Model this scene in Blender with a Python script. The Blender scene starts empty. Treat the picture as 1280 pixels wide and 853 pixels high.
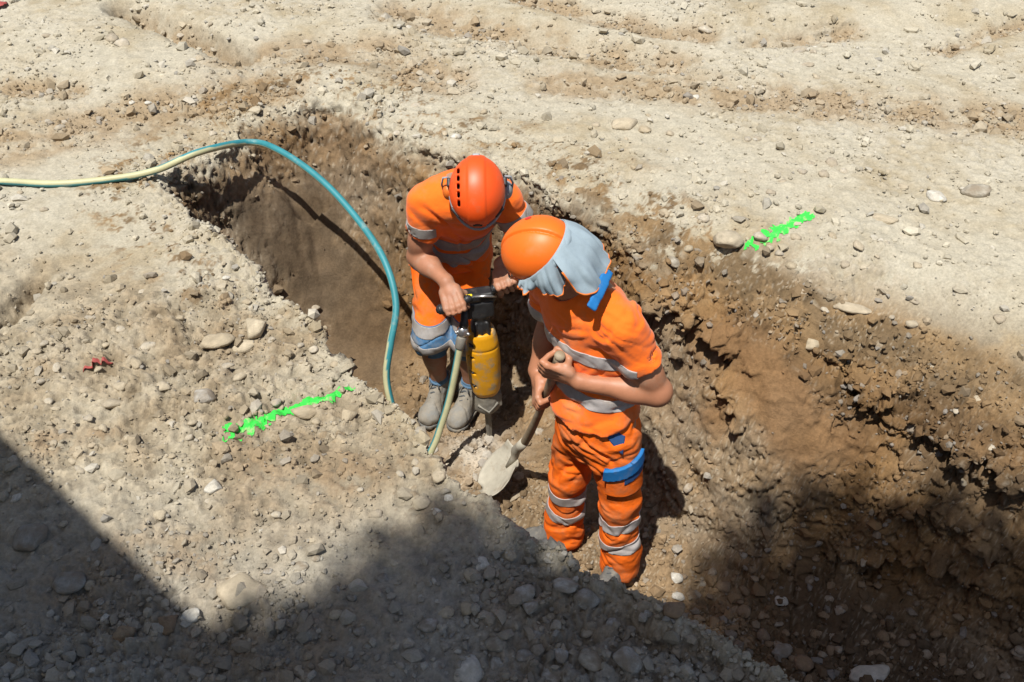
import bpy, bmesh, math
import numpy as np
from mathutils import Vector, Matrix

rng = np.random.default_rng(11)
sc = bpy.context.scene
COL = sc.collection

# ------------------------------------------------------------------ camera, sky, sun, exposure
CAM_H, PITCH, FPX = 2.47, math.radians(42), 1250.0
cam_data = bpy.data.cameras.new('camera')
cam_data.sensor_width = 36.0
cam_data.lens = 36.0 * FPX / 1280.0
cam_data.clip_end = 500
cam = bpy.data.objects.new('camera', cam_data)
COL.objects.link(cam)
cam.location = (0, 0, CAM_H)
cam.rotation_euler = (math.radians(90) - PITCH, 0, 0)
sc.camera = cam

SUN_OX, SUN_OY = 0.20, 0.33                      # shadow run per metre of drop, along x and y
sun_vec = Vector((-SUN_OX, -SUN_OY, 1.0)).normalized()
world = bpy.data.worlds.new('World')
sc.world = world
world.use_nodes = True
wn = world.node_tree
bg = wn.nodes['Background']
sky = wn.nodes.new('ShaderNodeTexSky')
sky.sky_type = 'NISHITA'
sky.sun_disc = False
sky.sun_elevation = math.asin(sun_vec.z)
sky.sun_rotation = math.atan2(sun_vec.x, sun_vec.y)
sky.dust_density = 1.6
wn.links.new(sky.outputs[0], bg.inputs[0])
bg.inputs[1].default_value = 0.07
sd = bpy.data.lights.new('sun', 'SUN')
sd.energy = 5.0
sd.angle = math.radians(0.6)
sd.color = (1.0, 0.972, 0.915)
sun = bpy.data.objects.new('sun', sd)
COL.objects.link(sun)
sun.rotation_euler = sun_vec.to_track_quat('Z', 'Y').to_euler()
sun.location = (-3, -6, 18)
sc.view_settings.view_transform = 'Standard'
sc.view_settings.look = 'None'
sc.view_settings.gamma = 1.0
sc.view_settings.use_curve_mapping = False
sc.view_settings.exposure = 0.28
sc.cycles.max_bounces = 6
sc.cycles.use_denoising = True

# ------------------------------------------------------------------ helpers
_F = np.array([0, math.cos(PITCH), -math.sin(PITCH)])
_U = np.array([0, math.sin(PITCH), math.cos(PITCH)])


def P(px, py, y=None, z=None):
    """World point seen at photo coordinate (px, py), at world depth y or height z."""
    r = _F + np.array([(px - 640) / FPX, 0, 0]) - (py - 426.5) / FPX * _U
    t = y / r[1] if y is not None else (z - CAM_H) / r[2]
    return np.array([0, 0, CAM_H]) + t * r


def V3(*a):
    return np.array(a, dtype=float)


def unit(v):
    v = np.asarray(v, float)
    return v / np.linalg.norm(v)


_G = np.array([[1, 1, 0], [-1, 1, 0], [1, -1, 0], [-1, -1, 0], [1, 0, 1], [-1, 0, 1], [1, 0, -1], [-1, 0, -1],
               [0, 1, 1], [0, -1, 1], [0, 1, -1], [0, -1, -1], [1, 1, 0], [-1, 1, 0], [0, -1, 1], [0, -1, -1]],
              dtype=np.float32)
_PERM = np.random.default_rng(5).permutation(256).astype(np.int32)
_PERM = np.concatenate([_PERM, _PERM, _PERM])


def perlin(x, y, z):
    x = np.asarray(x, np.float32); y = np.asarray(y, np.float32); z = np.asarray(z, np.float32)
    fx = np.floor(x); fy = np.floor(y); fz = np.floor(z)
    ix = fx.astype(np.int32) & 255; iy = fy.astype(np.int32) & 255; iz = fz.astype(np.int32) & 255
    x = x - fx; y = y - fy; z = z - fz
    u = x * x * x * (x * (x * 6 - 15) + 10); v = y * y * y * (y * (y * 6 - 15) + 10)
    w = z * z * z * (z * (z * 6 - 15) + 10)
    res = 0
    for i in (0, 1):
        a = _PERM[ix + i]
        for j in (0, 1):
            b = _PERM[a + iy + j]
            for k in (0, 1):
                g = _G[_PERM[b + iz + k] & 15]
                d = g[..., 0] * (x - i) + g[..., 1] * (y - j) + g[..., 2] * (z - k)
                res = res + d * (u if i else 1 - u) * (v if j else 1 - v) * (w if k else 1 - w)
    return res


def fbm(x, y, z, f, octs=3, gain=.5):
    r = 0; a = 1.0
    for _ in range(octs):
        r = r + a * perlin(x * f, y * f, z * f); f *= 2.03; a *= gain
    return r


def worley(x, y, z, f, seed=0, jit=.9):
    """distance to nearest and second nearest cell point (z-sliced 3D, 27 cells)."""
    x = x * f; y = y * f; z = z * f
    fx = np.floor(x).astype(np.int32); fy = np.floor(y).astype(np.int32); fz = np.floor(z).astype(np.int32)
    d1 = np.full(x.shape, 9., np.float32); d2 = d1.copy(); cid = np.zeros(x.shape, np.int32)
    for i in (-1, 0, 1):
        for j in (-1, 0, 1):
            for k in (-1, 0, 1):
                h = _PERM[_PERM[_PERM[(fx + i + seed) & 255] + ((fy + j) & 255)] + ((fz + k) & 255)]
                px = fx + i + .5 + jit * (h / 255. - .5)
                py = fy + j + .5 + jit * (_PERM[h] / 255. - .5)
                pz = fz + k + .5 + jit * (_PERM[h + 77] / 255. - .5)
                d = (px - x) ** 2 + (py - y) ** 2 + (pz - z) ** 2
                m = d < d1
                d2 = np.where(m, d1, np.minimum(d2, d)); cid = np.where(m, h, cid); d1 = np.where(m, d, d1)
    return np.sqrt(d1), np.sqrt(d2), cid


def sm(x, a, b):
    t = np.clip((x - a) / (b - a), 0, 1)
    return t * t * (3 - 2 * t)


# ---- objects
def link(o, parent=None):
    COL.objects.link(o)
    if parent is not None:
        o.parent = parent
    return o


def tag(o, label=None, cat=None, group=None, kind=None):
    if label: o['label'] = label
    if cat: o['category'] = cat
    if group: o['group'] = group
    if kind: o['kind'] = kind
    return o


def empty(name, loc=(0, 0, 0)):
    o = bpy.data.objects.new(name, None)
    o.empty_display_size = .1
    COL.objects.link(o)
    o.location = loc
    return o


def raw_mesh(name, v, faces, smooth=True):
    """numpy quads/tris -> mesh datablock."""
    v = np.asarray(v, np.float32); faces = np.asarray(faces, np.int32)
    me = bpy.data.meshes.new(name)
    n = faces.shape[1]
    me.vertices.add(len(v)); me.vertices.foreach_set('co', v.ravel())
    me.loops.add(faces.size); me.loops.foreach_set('vertex_index', faces.ravel())
    me.polygons.add(len(faces))
    me.polygons.foreach_set('loop_start', np.arange(0, faces.size, n, dtype=np.int32))
    me.polygons.foreach_set('use_smooth', np.full(len(faces), smooth, bool))
    me.update(calc_edges=True)
    me.validate()
    return me


def vcol(me, cols, name='Col'):
    at = me.color_attributes.new(name, 'FLOAT_COLOR', 'POINT')
    c = np.ones((len(me.vertices), 4), np.float32); c[:, :3] = cols
    at.data.foreach_set('color', c.ravel())


def obj(name, me, m, parent=None, world_off=None):
    o = bpy.data.objects.new(name, me)
    if m is not None:
        me.materials.clear(); me.materials.append(m)
    link(o, parent)
    if parent is not None and world_off is not None:
        pass
    return o


def obj_w(name, v, faces, m, parent, smooth=True):
    """mesh given in world coordinates, child of an unrotated Empty."""
    off = np.array(root_loc(parent), float)
    return obj(name, raw_mesh(name, np.asarray(v, float) - off, faces, smooth), m, parent)


def root_loc(o):
    l = Vector((0, 0, 0))
    while o is not None:
        l = l + o.location; o = o.parent
    return l


# ---- materials
def mat(name, col=(.5, .5, .5), rough=.7, metal=0., attr=None, noise=None, bump=None, spec=.5, coat=0, sheen=0,
        weave=None, trans=0, stain=None):
    """noise: (scale, amount) value variation; bump: list of (scale, strength, dist); stain: (colour, scale, lo, hi)"""
    m = bpy.data.materials.new(name); m.use_nodes = True
    nt = m.node_tree; bs = nt.nodes['Principled BSDF']
    bs.inputs['Roughness'].default_value = rough
    bs.inputs['Metallic'].default_value = metal
    bs.inputs['Specular IOR Level'].default_value = spec
    if coat: bs.inputs['Coat Weight'].default_value = coat
    if sheen: bs.inputs['Sheen Weight'].default_value = sheen
    if trans: bs.inputs['Transmission Weight'].default_value = trans
    tc = nt.nodes.new('ShaderNodeTexCoord')
    if attr:
        a = nt.nodes.new('ShaderNodeAttribute'); a.attribute_name = attr; src = a.outputs['Color']
    else:
        r = nt.nodes.new('ShaderNodeRGB'); r.outputs[0].default_value = (*col, 1); src = r.outputs[0]
    if noise:
        nz = nt.nodes.new('ShaderNodeTexNoise'); nz.inputs['Scale'].default_value = noise[0]
        nz.inputs['Detail'].default_value = 6; nz.inputs['Roughness'].default_value = .65
        nt.links.new(tc.outputs['Object'], nz.inputs['Vector'])
        mr = nt.nodes.new('ShaderNodeMapRange')
        mr.inputs['From Min'].default_value = .3; mr.inputs['From Max'].default_value = .7
        mr.inputs['To Min'].default_value = 1 - noise[1]; mr.inputs['To Max'].default_value = 1 + noise[1]
        nt.links.new(nz.outputs['Fac'], mr.inputs['Value'])
        mx = nt.nodes.new('ShaderNodeVectorMath'); mx.operation = 'SCALE'
        nt.links.new(src, mx.inputs[0]); nt.links.new(mr.outputs[0], mx.inputs['Scale']); src = mx.outputs[0]
    if stain:
        nz = nt.nodes.new('ShaderNodeTexNoise'); nz.inputs['Scale'].default_value = stain[1]
        nz.inputs['Detail'].default_value = 5; nz.inputs['Roughness'].default_value = .7
        nt.links.new(tc.outputs['Object'], nz.inputs['Vector'])
        mr = nt.nodes.new('ShaderNodeMapRange')
        mr.inputs['From Min'].default_value = stain[2]; mr.inputs['From Max'].default_value = stain[3]
        nt.links.new(nz.outputs['Fac'], mr.inputs['Value'])
        mi = nt.nodes.new('ShaderNodeMix'); mi.data_type = 'RGBA'
        nt.links.new(mr.outputs[0], mi.inputs['Factor']); nt.links.new(src, mi.inputs['A'])
        mi.inputs['B'].default_value = (*stain[0], 1); src = mi.outputs['Result']
    nt.links.new(src, bs.inputs['Base Color'])
    prev = None
    for (s, st, dist) in (bump or []):
        nz = nt.nodes.new('ShaderNodeTexNoise'); nz.inputs['Scale'].default_value = s
        nz.inputs['Detail'].default_value = 5; nz.inputs['Roughness'].default_value = .6
        nt.links.new(tc.outputs['Object'], nz.inputs['Vector'])
        b = nt.nodes.new('ShaderNodeBump'); b.inputs['Strength'].default_value = st
        b.inputs['Distance'].default_value = dist
        nt.links.new(nz.outputs['Fac'], b.inputs['Height'])
        if prev: nt.links.new(prev, b.inputs['Normal'])
        prev = b.outputs['Normal']
    if weave:
        wv = nt.nodes.new('ShaderNodeTexVoronoi'); wv.inputs['Scale'].default_value = weave
        nt.links.new(tc.outputs['Object'], wv.inputs['Vector'])
        b = nt.nodes.new('ShaderNodeBump'); b.inputs['Strength'].default_value = .25
        b.inputs['Distance'].default_value = .001
        nt.links.new(wv.outputs['Distance'], b.inputs['Height'])
        if prev: nt.links.new(prev, b.inputs['Normal'])
        prev = b.outputs['Normal']
    if prev: nt.links.new(prev, bs.inputs['Normal'])
    return m
# ------------------------------------------------------------------ ground with the trench cut into it
# lip of the trench: photo coordinate, drop of the lip below ground level, half width of the wall
LIP = [(205, 228, 0, .12), (262, 290, 0, .09), (310, 335, 0, .08), (360, 385, 0, .08), (410, 432, 0, .08),
       (450, 478, 0, .08), (500, 525, 0, .08), (560, 580, 0, .08), (620, 634, 0, .08), (680, 681, 0, .08),
       (740, 716, 0, .08), (810, 750, 0, .08), (880, 790, 0, .08), (980, 844, 0, .08), (1100, 902, 0, .08)]
LIPW = [(*P(a, b, z=-c)[:2], c, w) for a, b, c, w in LIP]
LIPW += [(1.75, .45, 0, .1), (3.2, -.9, 0, .1), (4.3, .1, 0, .15), (3.0, 1.35, .2, .17), (2.35, 1.95, .28, .17)]
FAR = [(1290, 600, .30, .13), (1200, 553, .30, .13), (1130, 522, .30, .14), (1068, 494, .28, .15), (1000, 470, .24, .18),
       (930, 428, .21, .19), (870, 393, .17, .18), (820, 345, .10, .17), (770, 292, .06, .15), (700, 246, .03, .13),
       (640, 208, .0, .12), (600, 198, .0, .13), (560, 186, .0, .17), (500, 166, 0, .24), (450, 148, 0, .30),
       (400, 134, 0, .33), (352, 134, 0, .33), (300, 166, 0, .28), (250, 196, 0, .2)]
LIPW += [(*P(a, b, z=-c)[:2], c, w) for a, b, c, w in FAR]
LIPW = np.array(LIPW)
_n = len(LIPW)
_area = .5 * np.sum(LIPW[:, 0] * np.roll(LIPW[:, 1], -1) - np.roll(LIPW[:, 0], -1) * LIPW[:, 1])
_t = np.roll(LIPW[:, :2], -1, 0) - np.roll(LIPW[:, :2], 1, 0)
_t /= np.linalg.norm(_t, axis=1)[:, None]
_inw = np.stack([-_t[:, 1], _t[:, 0]], 1) * np.sign(_area)
MID = LIPW[:, :2] + _inw * LIPW[:, 3:4]           # middle line of the trench wall


def trench_dist(x, y):
    """signed distance to the wall's middle line (negative inside), its gradient, lip drop, half width"""
    best = np.full(x.shape, 1e9, np.float32)
    gx = np.zeros_like(best); gy = np.zeros_like(best); bb = np.zeros_like(best); ww = np.zeros_like(best)
    inside = np.zeros(x.shape, bool)
    for i in range(_n):
        a = MID[i]; b = MID[(i + 1) % _n]; e = b - a; L2 = e @ e
        t = np.clip(((x - a[0]) * e[0] + (y - a[1]) * e[1]) / L2, 0, 1)
        dx = x - a[0] - t * e[0]; dy = y - a[1] - t * e[1]
        d = dx * dx + dy * dy
        m = d < best
        best = np.where(m, d, best); gx = np.where(m, dx, gx); gy = np.where(m, dy, gy)
        bb = np.where(m, LIPW[i, 2] * (1 - t) + LIPW[(i + 1) % _n, 2] * t, bb)
        ww = np.where(m, LIPW[i, 3] * (1 - t) + LIPW[(i + 1) % _n, 3] * t, ww)
        c = (a[1] > y) != (b[1] > y)
        if a[1] != b[1]:
            inside ^= c & (x < (b[0] - a[0]) * (y - a[1]) / (b[1] - a[1]) + a[0])
    d = np.sqrt(best) + 1e-9
    s = np.where(inside, -d, d)
    return s, np.where(inside, -gx, gx) / d, np.where(inside, -gy, gy) / d, bb, ww


PARAM_HW = .30                                    # half width of the wall band in grid space


def compress(s, w):
    """grid-space distance -> real distance, so that the steep wall gets many rows"""
    a = np.abs(s)
    lim = np.where(s > 0, .95, .46)
    r = np.where(a < PARAM_HW, a * w / PARAM_HW, w + (a - PARAM_HW) * (lim - w) / (lim - PARAM_HW))
    r = np.where(a > lim, a, r)
    return np.sign(s) * np.where(w > PARAM_HW, a, r)


def base_height(s, b, w, x, y):
    t = np.clip((s + w) / (2 * w), 0, 1)
    prof = .55 * t + .45 * (t * t * (3 - 2 * t))
    shoulder = -b * np.clip(1 - np.clip(s - w, 0, 9) / (.30 + 1.1 * b), 0, 1) ** 1.25
    lip = -b
    z = np.where(s > w, shoulder, -1 + (1 + lip) * prof)
    z = z + .045 * np.exp(-((s + w) / .10) ** 2) * (s < w * .2)     # loose soil at the wall's foot
    return z


# shallow cuts and ruts in the far ground: (from px, to px, half width m, depth m)
RUTS = [((150, 5), (300, 66), .09, .17), ((500, 12), (835, 76), .15, .07), ((300, 70), (480, 60), .16, .025), ((700, 100), (1280, 150), .16, .022), ((0, 180), (330, 110), .2, .021), ((650, -5), (880, 45), .10, .05),
        ((940, 52), (1060, 38), .08, .05), ((0, 105), (90, 112), .08, .035), ((1180, 62), (1280, 30), .06, .04),
        ((900, 20), (1280, 10), .15, -.05), ((420, 60), (560, 95), .15, .03), ((0, 395), (40, 350), .05, .10),
        ((190, 250), (330, 300), .1, -.02), ((790, 772), (925, 838), .035, .05)]
RUTW = [(P(*a, z=0)[:2], P(*b, z=0)[:2], w, d) for a, b, w, d in RUTS]


def rut_mask(x, y):
    z = 0; m = 0
    for a, b, w, d in RUTW:
        e = b - a; t = np.clip(((x - a[0]) * e[0] + (y - a[1]) * e[1]) / (e @ e), 0, 1)
        q = np.hypot(x - a[0] - t * e[0], y - a[1] - t * e[1]) / w
        q = q * (1 + .35 * perlin(x * 5, y * 5, x * 0 + 2.2)); g = np.exp(-np.abs(q) ** 2.5)
        z = z - d * g
        if d > .02: m = np.maximum(m, g)
    return z, m


def blob(x, y, c, r, z=None, cz=0, rz=.3):
    d = ((x - c[0]) / r[0]) ** 2 + ((y - c[1]) / r[1]) ** 2
    if z is not None: d = d + ((z - cz) / rz) ** 2
    return np.exp(-d)


# grid, denser near the middle of the site
NX, NY = 790, 700
s_in = np.linspace(-1.22, 1.22, NX)
s_out = 1.22 + np.cumsum(.02 * 1.42 ** np.arange(15))
s_ax = np.concatenate([-s_out[::-1], s_in, s_out])
v = np.linspace(0, 1, NY)
y_in = 1.02 + (6.25 - 1.02) * (v * .74 + .26 * v * v)
y_lo = 1.02 - np.cumsum(.02 * 1.45 ** np.arange(17))[::-1]
y_hi = 6.25 + np.cumsum(.03 * 1.42 ** np.arange(20))
y_ax = np.concatenate([y_lo, y_in, y_hi])
YY, SS = np.meshgrid(y_ax, s_ax, indexing='ij')
XX = SS * (0.80 + .455 * np.clip(YY, .5, 9))
gx0 = XX.astype(np.float32); gy0 = YY.astype(np.float32)
z0 = np.zeros_like(gx0)
# ragged lip: warp
s, nx_, ny_, b_, w_ = trench_dist(gx0, gy0)
sr = compress(s, w_)
X = gx0 + (sr - s) * nx_
Y = gy0 + (sr - s) * ny_
rag = (.035 * perlin(X * 3.1, Y * 3.1, z0 + 3.3) + .022 * perlin(X * 8, Y * 8, z0 + 1.7)
       + .012 * perlin(X * 21, Y * 21, z0 + 5.1)) * np.exp(-(np.maximum(np.abs(sr) - w_, 0) / .25) ** 2)
Z = base_height(sr + rag, b_, w_, X, Y)
und = .030 * perlin(X * .9, Y * .9, z0 + 9.2) + .018 * perlin(X * 2.3, Y * 2.3, z0 + 4.4)
rz, rmask = rut_mask(X, Y)
out = sm(sr, w_ * .2, w_ + .12)
infl = 1 - sm(sr, -w_ - .15, -w_)
Z = Z + und * (.35 + .65 * out) + rz * out + .02 * perlin(X * 5, Y * 5, z0) * infl
# the near bank falls slightly towards the camera
Z = Z - .05 * sm(2.1 - Y, 0, .8) * out * (X < 1.6)


def surf_normals(X, Y, Z):
    Pn = np.stack([X, Y, Z], -1)
    du = np.gradient(Pn, axis=1); dv = np.gradient(Pn, axis=0)
    n = np.cross(du, dv)
    return n / (np.linalg.norm(n, axis=-1, keepdims=True) + 1e-12)


GV = np.stack([X, Y, Z], -1).reshape(-1, 3)


# ray lookup on the surface
class Lookup:
    """vertical lookup on the ground through a raster of its vertices (highest wins)"""
    def __init__(s, h=.012):
        s.h = h; s.x0, s.y0 = -5.0, .6
        s.nx, s.ny = int(10 / h), int(6.4 / h)
        ok = ((GV[:, 0] > s.x0) & (GV[:, 0] < s.x0 + 10) & (GV[:, 1] > s.y0) & (GV[:, 1] < s.y0 + 6.4))
        i = ((GV[ok, 0] - s.x0) / h).astype(int).clip(0, s.nx - 1); j = ((GV[ok, 1] - s.y0) / h).astype(int).clip(0, s.ny - 1)
        s.z = np.full((s.nx, s.ny), -9., np.float32)
        np.maximum.at(s.z, (i, j), GV[ok, 2])
        for _ in range(6):
            bad = s.z < -5
            if not bad.any(): break
            m = s.z.copy()
            for sh in ((1, 0), (-1, 0), (0, 1), (0, -1)):
                m = np.maximum(m, np.roll(s.z, sh, (0, 1)))
            s.z = np.where(bad, m, s.z)

    def __call__(s, x, y):
        i = np.clip(((np.asarray(x) - s.x0) / s.h).astype(int), 0, s.nx - 1)
        j = np.clip(((np.asarray(y) - s.y0) / s.h).astype(int), 0, s.ny - 1)
        return s.z[i, j]


gz = Lookup()


def hit(px, py):
    """where the ground lies along a sight line"""
    r = _F + np.array([(px - 640) / FPX, 0, 0]) - (py - 426.5) / FPX * _U
    t = np.arange(1.2, 9, .004)
    q = np.array([0, 0, CAM_H]) + t[:, None] * r
    below = q[:, 2] < gz(q[:, 0], q[:, 1])
    return q[np.argmax(below)]


N = surf_normals(X, Y, Z)
wallm = np.exp(-(np.maximum(np.abs(sr) - w_ * .9, 0) / .05) ** 2) * (Z < -.03)
wallm = np.maximum(wallm, sm(-Z, .03, .12) * (sr < w_ + .02))
steep = 1 - N[..., 2]
# smeared smooth faces left by the digging bucket
def sblob(px, py, r, k=1.):
    c = hit(px, py)
    return k * np.exp(-(((X - c[0]) ** 2 + (Y - c[1]) ** 2 + (Z - c[2]) ** 2) / r ** 2) ** 1.5)


smooth = np.maximum.reduce([sblob(375, 290, .26), sblob(420, 360, .27), sblob(450, 430, .24), sblob(330, 270, .14, .8),
                            sblob(905, 430, .11), sblob(940, 465, .14), sblob(975, 505, .16), sblob(1010, 545, .17), sblob(1045, 560, .12, .8), sblob(900, 520, .10, .7)])
smooth = np.clip(smooth * 1.25 + .5 * fbm(X, Y, Z, 5., 3) * (smooth > .05), 0, 1)
# crumbly zones on the level ground: the near bank and the rims
rim = np.exp(-(np.maximum(sr - w_, 0) / .20) ** 2) * (sr > w_ * .3)
nearb = sm(2.95 - Y - .25 * X, 0, .45) * out
patch = np.clip(.5 + 1.6 * fbm(X, Y, z0 + 7.7, 1.3, 3), 0, 1)
rough = np.clip(.16 + .30 * patch + .75 * rim + .75 * nearb * (.45 + .55 * patch) + .85 * wallm + .5 * infl + .4 * rmask, 0, 1.25)
shz = np.exp(-np.maximum(sr - w_, 0) / .28) * (sr > w_ * .5) * np.clip(b_ / .12, 0, 1)
rough = np.clip(rough + .8 * shz, 0, 1.3)
rough = rough * (1 - .85 * smooth)
flatpan = P(110, 290, z=0)
rough = rough * (1 - .75 * blob(X, Y, flatpan, (.6, .32))) 
# displacement along the normal
n1 = fbm(X, Y, Z, 7.0, 2)
n2 = fbm(X + 5, Y, Z * 1.4, 22.0, 3, .6)
d1, d2, cid = worley(X + .01 * n2, Y + .01 * n1, Z, 26.0)
edge = np.clip(d2 - d1, 0, .45) / .45
clod = (edge ** .6 - .55) * (.4 + .6 * (cid / 255.))
e1, e2, _c = worley(X, Y, Z, 62.0, 9)
fine = np.clip(.7 - e1, 0, 1)
r3 = 1 - np.abs(fbm(X, Y, Z * 1.8 + .3 * X, 5.0, 3, .55)) * 2.2
crack = -np.clip(r3 - .82, 0, .2) / .2
g1, g2, gid = worley(X + .02 * n1, Y + .02 * n2, Z, 11.0, 31)
big = (np.clip(g2 - g1, 0, .4) / .4) ** .5 * (gid / 255.) - .35
loose = np.clip(nearb + rim + shz + .3 * rmask, 0, 1) * (1 - smooth)
disp = rough * (.020 * n1 + .016 * n2 + (.014 + .012 * loose) * clod * (.4 + .6 * patch) + .010 * fine) + .0030 * n2
disp = disp + loose * patch * .026 * big + .0035 * fine * (.3 + patch)
disp = disp + np.clip(shz * 1.4, 0, 1) * (.022 * fbm(X + 2, Y, Z, 10., 4, .62) + .012 * fine + .016 * clod)
wl_s = wallm * (1 - .85 * smooth)
disp = disp * (1 - .62 * wallm)
k3 = 1 - np.abs(fbm(X + 3, Y + 7, Z * 2.2, 11.0, 2, .5)) * 2.4
disp = disp + wl_s * (.040 * fbm(X, Y, Z * 1.2, 3.6, 2) + .026 * crack - .014 * np.clip(k3 - .75, 0, .25) / .25
                      + .006 * fbm(X, Y, Z, 34., 3, .65) + .008 * clod * patch + .005 * fine)
# deep dark cracks under overhanging soil: the soil above stands out, the face below is hollowed
CR = [([(796, 368), (835, 386), (875, 402), (902, 424), (912, 450)], .085, .20), ([(1060, 486), (1100, 500), (1140, 524), (1185, 550), (1215, 574), (1290, 612)], .08, .18),
      ([(868, 462), (890, 478), (905, 505), (922, 540)], .05, .12), ([(372, 428), (400, 446), (440, 470)], .03, .08),
      ([(1000, 410), (1020, 440), (1060, 450)], .03, .10), ([(560, 210), (620, 250)], .04, .10), ([(700, 262), (770, 310)], .04, .1),
      ([(985, 700), (1100, 700), (1230, 735)], .05, .12), ([(1080, 640), (1160, 640), (1240, 690)], .05, .12)]
hx, hy = N[..., 0].copy(), N[..., 1].copy()
hn = np.sqrt(hx * hx + hy * hy) + 1e-6
hx /= hn; hy /= hn
over = np.zeros_like(X)
for pts, dep, low in CR:
    W3 = [hit(a, b) for (a, b) in pts]
    for a, b in zip(W3[:-1], W3[1:]):
        e = b - a; exy = e[:2]
        t = np.clip(((X - a[0]) * exy[0] + (Y - a[1]) * exy[1]) / (exy @ exy + 1e-9), -.15, 1.15)
        tt = np.clip(t, 0, 1)
        q = np.hypot(X - a[0] - tt * e[0], Y - a[1] - tt * e[1])
        dz = Z - a[2] - tt * e[2] + .035 * n1 + .02 * n2
        f = np.where(dz > 0, .55 * np.exp(-(dz / .07) ** 2), -1.0 * np.exp(-(dz / low) ** 2))
        g = dep * f * np.exp(-(np.maximum(q - .05, 0) / .10) ** 2) * np.exp(-(np.maximum(np.abs(t - .5) - .5, 0) / .1) ** 2) * np.clip(.55 + 1.5 * n1 + .8 * n2, 0, 1.4)
        over = np.where(np.abs(g) > np.abs(over), g, over)
X = X + hx * over; Y = Y + hy * over
fade = np.clip(1 - np.maximum(np.abs(SS) - 1.3, 0), 0, 1)
X = X + N[..., 0] * disp; Y = Y + N[..., 1] * disp; Z = Z + N[..., 2] * disp
N = surf_normals(X, Y, Z)

# colours: pale dusty crust, brown freshly cut soil below it, grey stony lenses
pale = np.array([.412, .372, .286]); tan = np.array([.345, .288, .193]); brown = np.array([.135, .080, .037])
ochre = np.array([.195, .113, .047]); deep = np.array([.100, .066, .038]); grey = np.array([.40, .375, .325])
m1 = np.clip(.5 + 1.3 * fbm(X, Y, Z, 1.7, 4, .6), 0, 1)[..., None]
m2 = np.clip(.5 + 1.5 * fbm(X + 9, Y + 3, Z, 5.5, 4, .6), 0, 1)[..., None]
m3 = np.clip(.5 + 1.4 * n2, 0, 1)[..., None]
mt = np.clip(.85 * m1 * (.35 + .8 * m2), 0, 1)
colr = pale * (1 - mt) + tan * mt
colr = colr * (1 - .25 * m3 * patch[..., None]) + .25 * m3 * patch[..., None] * grey
colr = colr + (np.array([.285, .208, .125]) - colr) * (.80 * np.clip(rmask * 1.3, 0, 1) * out * np.clip(.4 + 1.1 * m2[..., 0], 0, 1))[..., None]
wallc = brown * (1 - m1) + ochre * m1
wallc = wallc * (.8 + .4 * m2)
wl = sm(-Z + .03 * n1 + .03 * n2 + .04 * (cid / 255. - .5) + .03 * perlin(X * 75, Y * 75, Z * 75), .02, .13) * (1 - sm(sr, w_ + .03, w_ + .22))
wl = np.maximum(wl * (1 - .30 * patch), .0)
right = sm(X, .75, 1.1) * out                       # right shoulder: mixed gravelly soil
colr = colr + ((np.array([.180, .115, .055]) * (.75 + .5 * m2)) - colr) * (np.clip(sm(-Z + .06 * n1 + .05 * n2 + und + .05 * (cid / 255. - .5) + .035 * perlin(X * 75, Y * 75, Z * 75), .012, .040) * np.exp(-np.maximum(sr - w_ - .3, 0) / .1) * out, 0, 1) * .92)[..., None]
colr = colr + (wallc - colr) * wl[..., None]
flo = infl[..., None]
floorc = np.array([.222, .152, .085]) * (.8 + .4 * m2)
floorc = floorc + (deep * 1.0 - floorc) * sm(X - .2 * Y, .35, .75)[..., None]  # floor colour lowered towards the right to deepen the shade over it
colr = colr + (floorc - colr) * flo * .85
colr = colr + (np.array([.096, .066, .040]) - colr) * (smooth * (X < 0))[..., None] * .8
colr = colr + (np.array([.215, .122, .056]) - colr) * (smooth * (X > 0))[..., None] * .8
low = P(120, 600, z=0)
nbk = (sm(2.95 - Y - .3 * X, 0, .55) * out * sm(.9 - X, -.6, .2))[..., None]
bankc = np.array([.315, .262, .183]) * (.85 + .3 * m3) * (1 - m1 * .8) + np.array([.225, .168, .105]) * (.8 + .4 * m3) * m1 * .8
colr = colr + (bankc - colr) * nbk * (.55 + .4 * m2)
nb = (sm(2.25 - Y, 0, .7) * out)[..., None]
colr = colr + (np.array([.325, .305, .262]) - colr) * nb * .72 * (1 - .5 * m1)  # grey gravel tone, lightened for the sky light on the shaded bank
for (px, py, rr, k) in [(60, 560, .10, .8), (330, 590, .16, .5), (430, 600, .13, .6), (90, 735, .16, .55), (400, 800, .18, .55), (250, 800, .12, .5),
                        (170, 690, .12, .45), (130, 545, .07, .8), (250, 690, .12, .5)]:
    q = P(px, py, z=0)
    colr = colr + (np.array([.24, .165, .095]) - colr) * (k * blob(X, Y, q, (rr, rr * .7)) * np.clip(m3[..., 0] * 1.6, 0, 1))[..., None]
tip_ = V3(-.105, 3.19, -1.)
colr = colr + (np.array([.50, .45, .37]) - colr) * (.8 * blob(X, Y, tip_ + V3(-.05, -.1, 0), (.16, .15), Z, -1., .2) * np.clip(.3 + m3[..., 0], 0, 1))[..., None]
colr = colr * (1 + .13 * n2[..., None]) * (1 + .35 * np.minimum(crack, 0) * wallm)[..., None] ** .3  # wall cracks tinted darker, their shade put into the colour
grit = (perlin(X * 110, Y * 110, Z * 110) > .36) * (wl + np.clip(shz, 0, 1) > .25) * (1 - smooth) * .55
colr = colr + (np.array([.42, .36, .27]) - colr) * grit[..., None] * np.clip(.3 + patch, 0, 1)[..., None]
colr = np.clip(colr, .01, .7)

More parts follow.
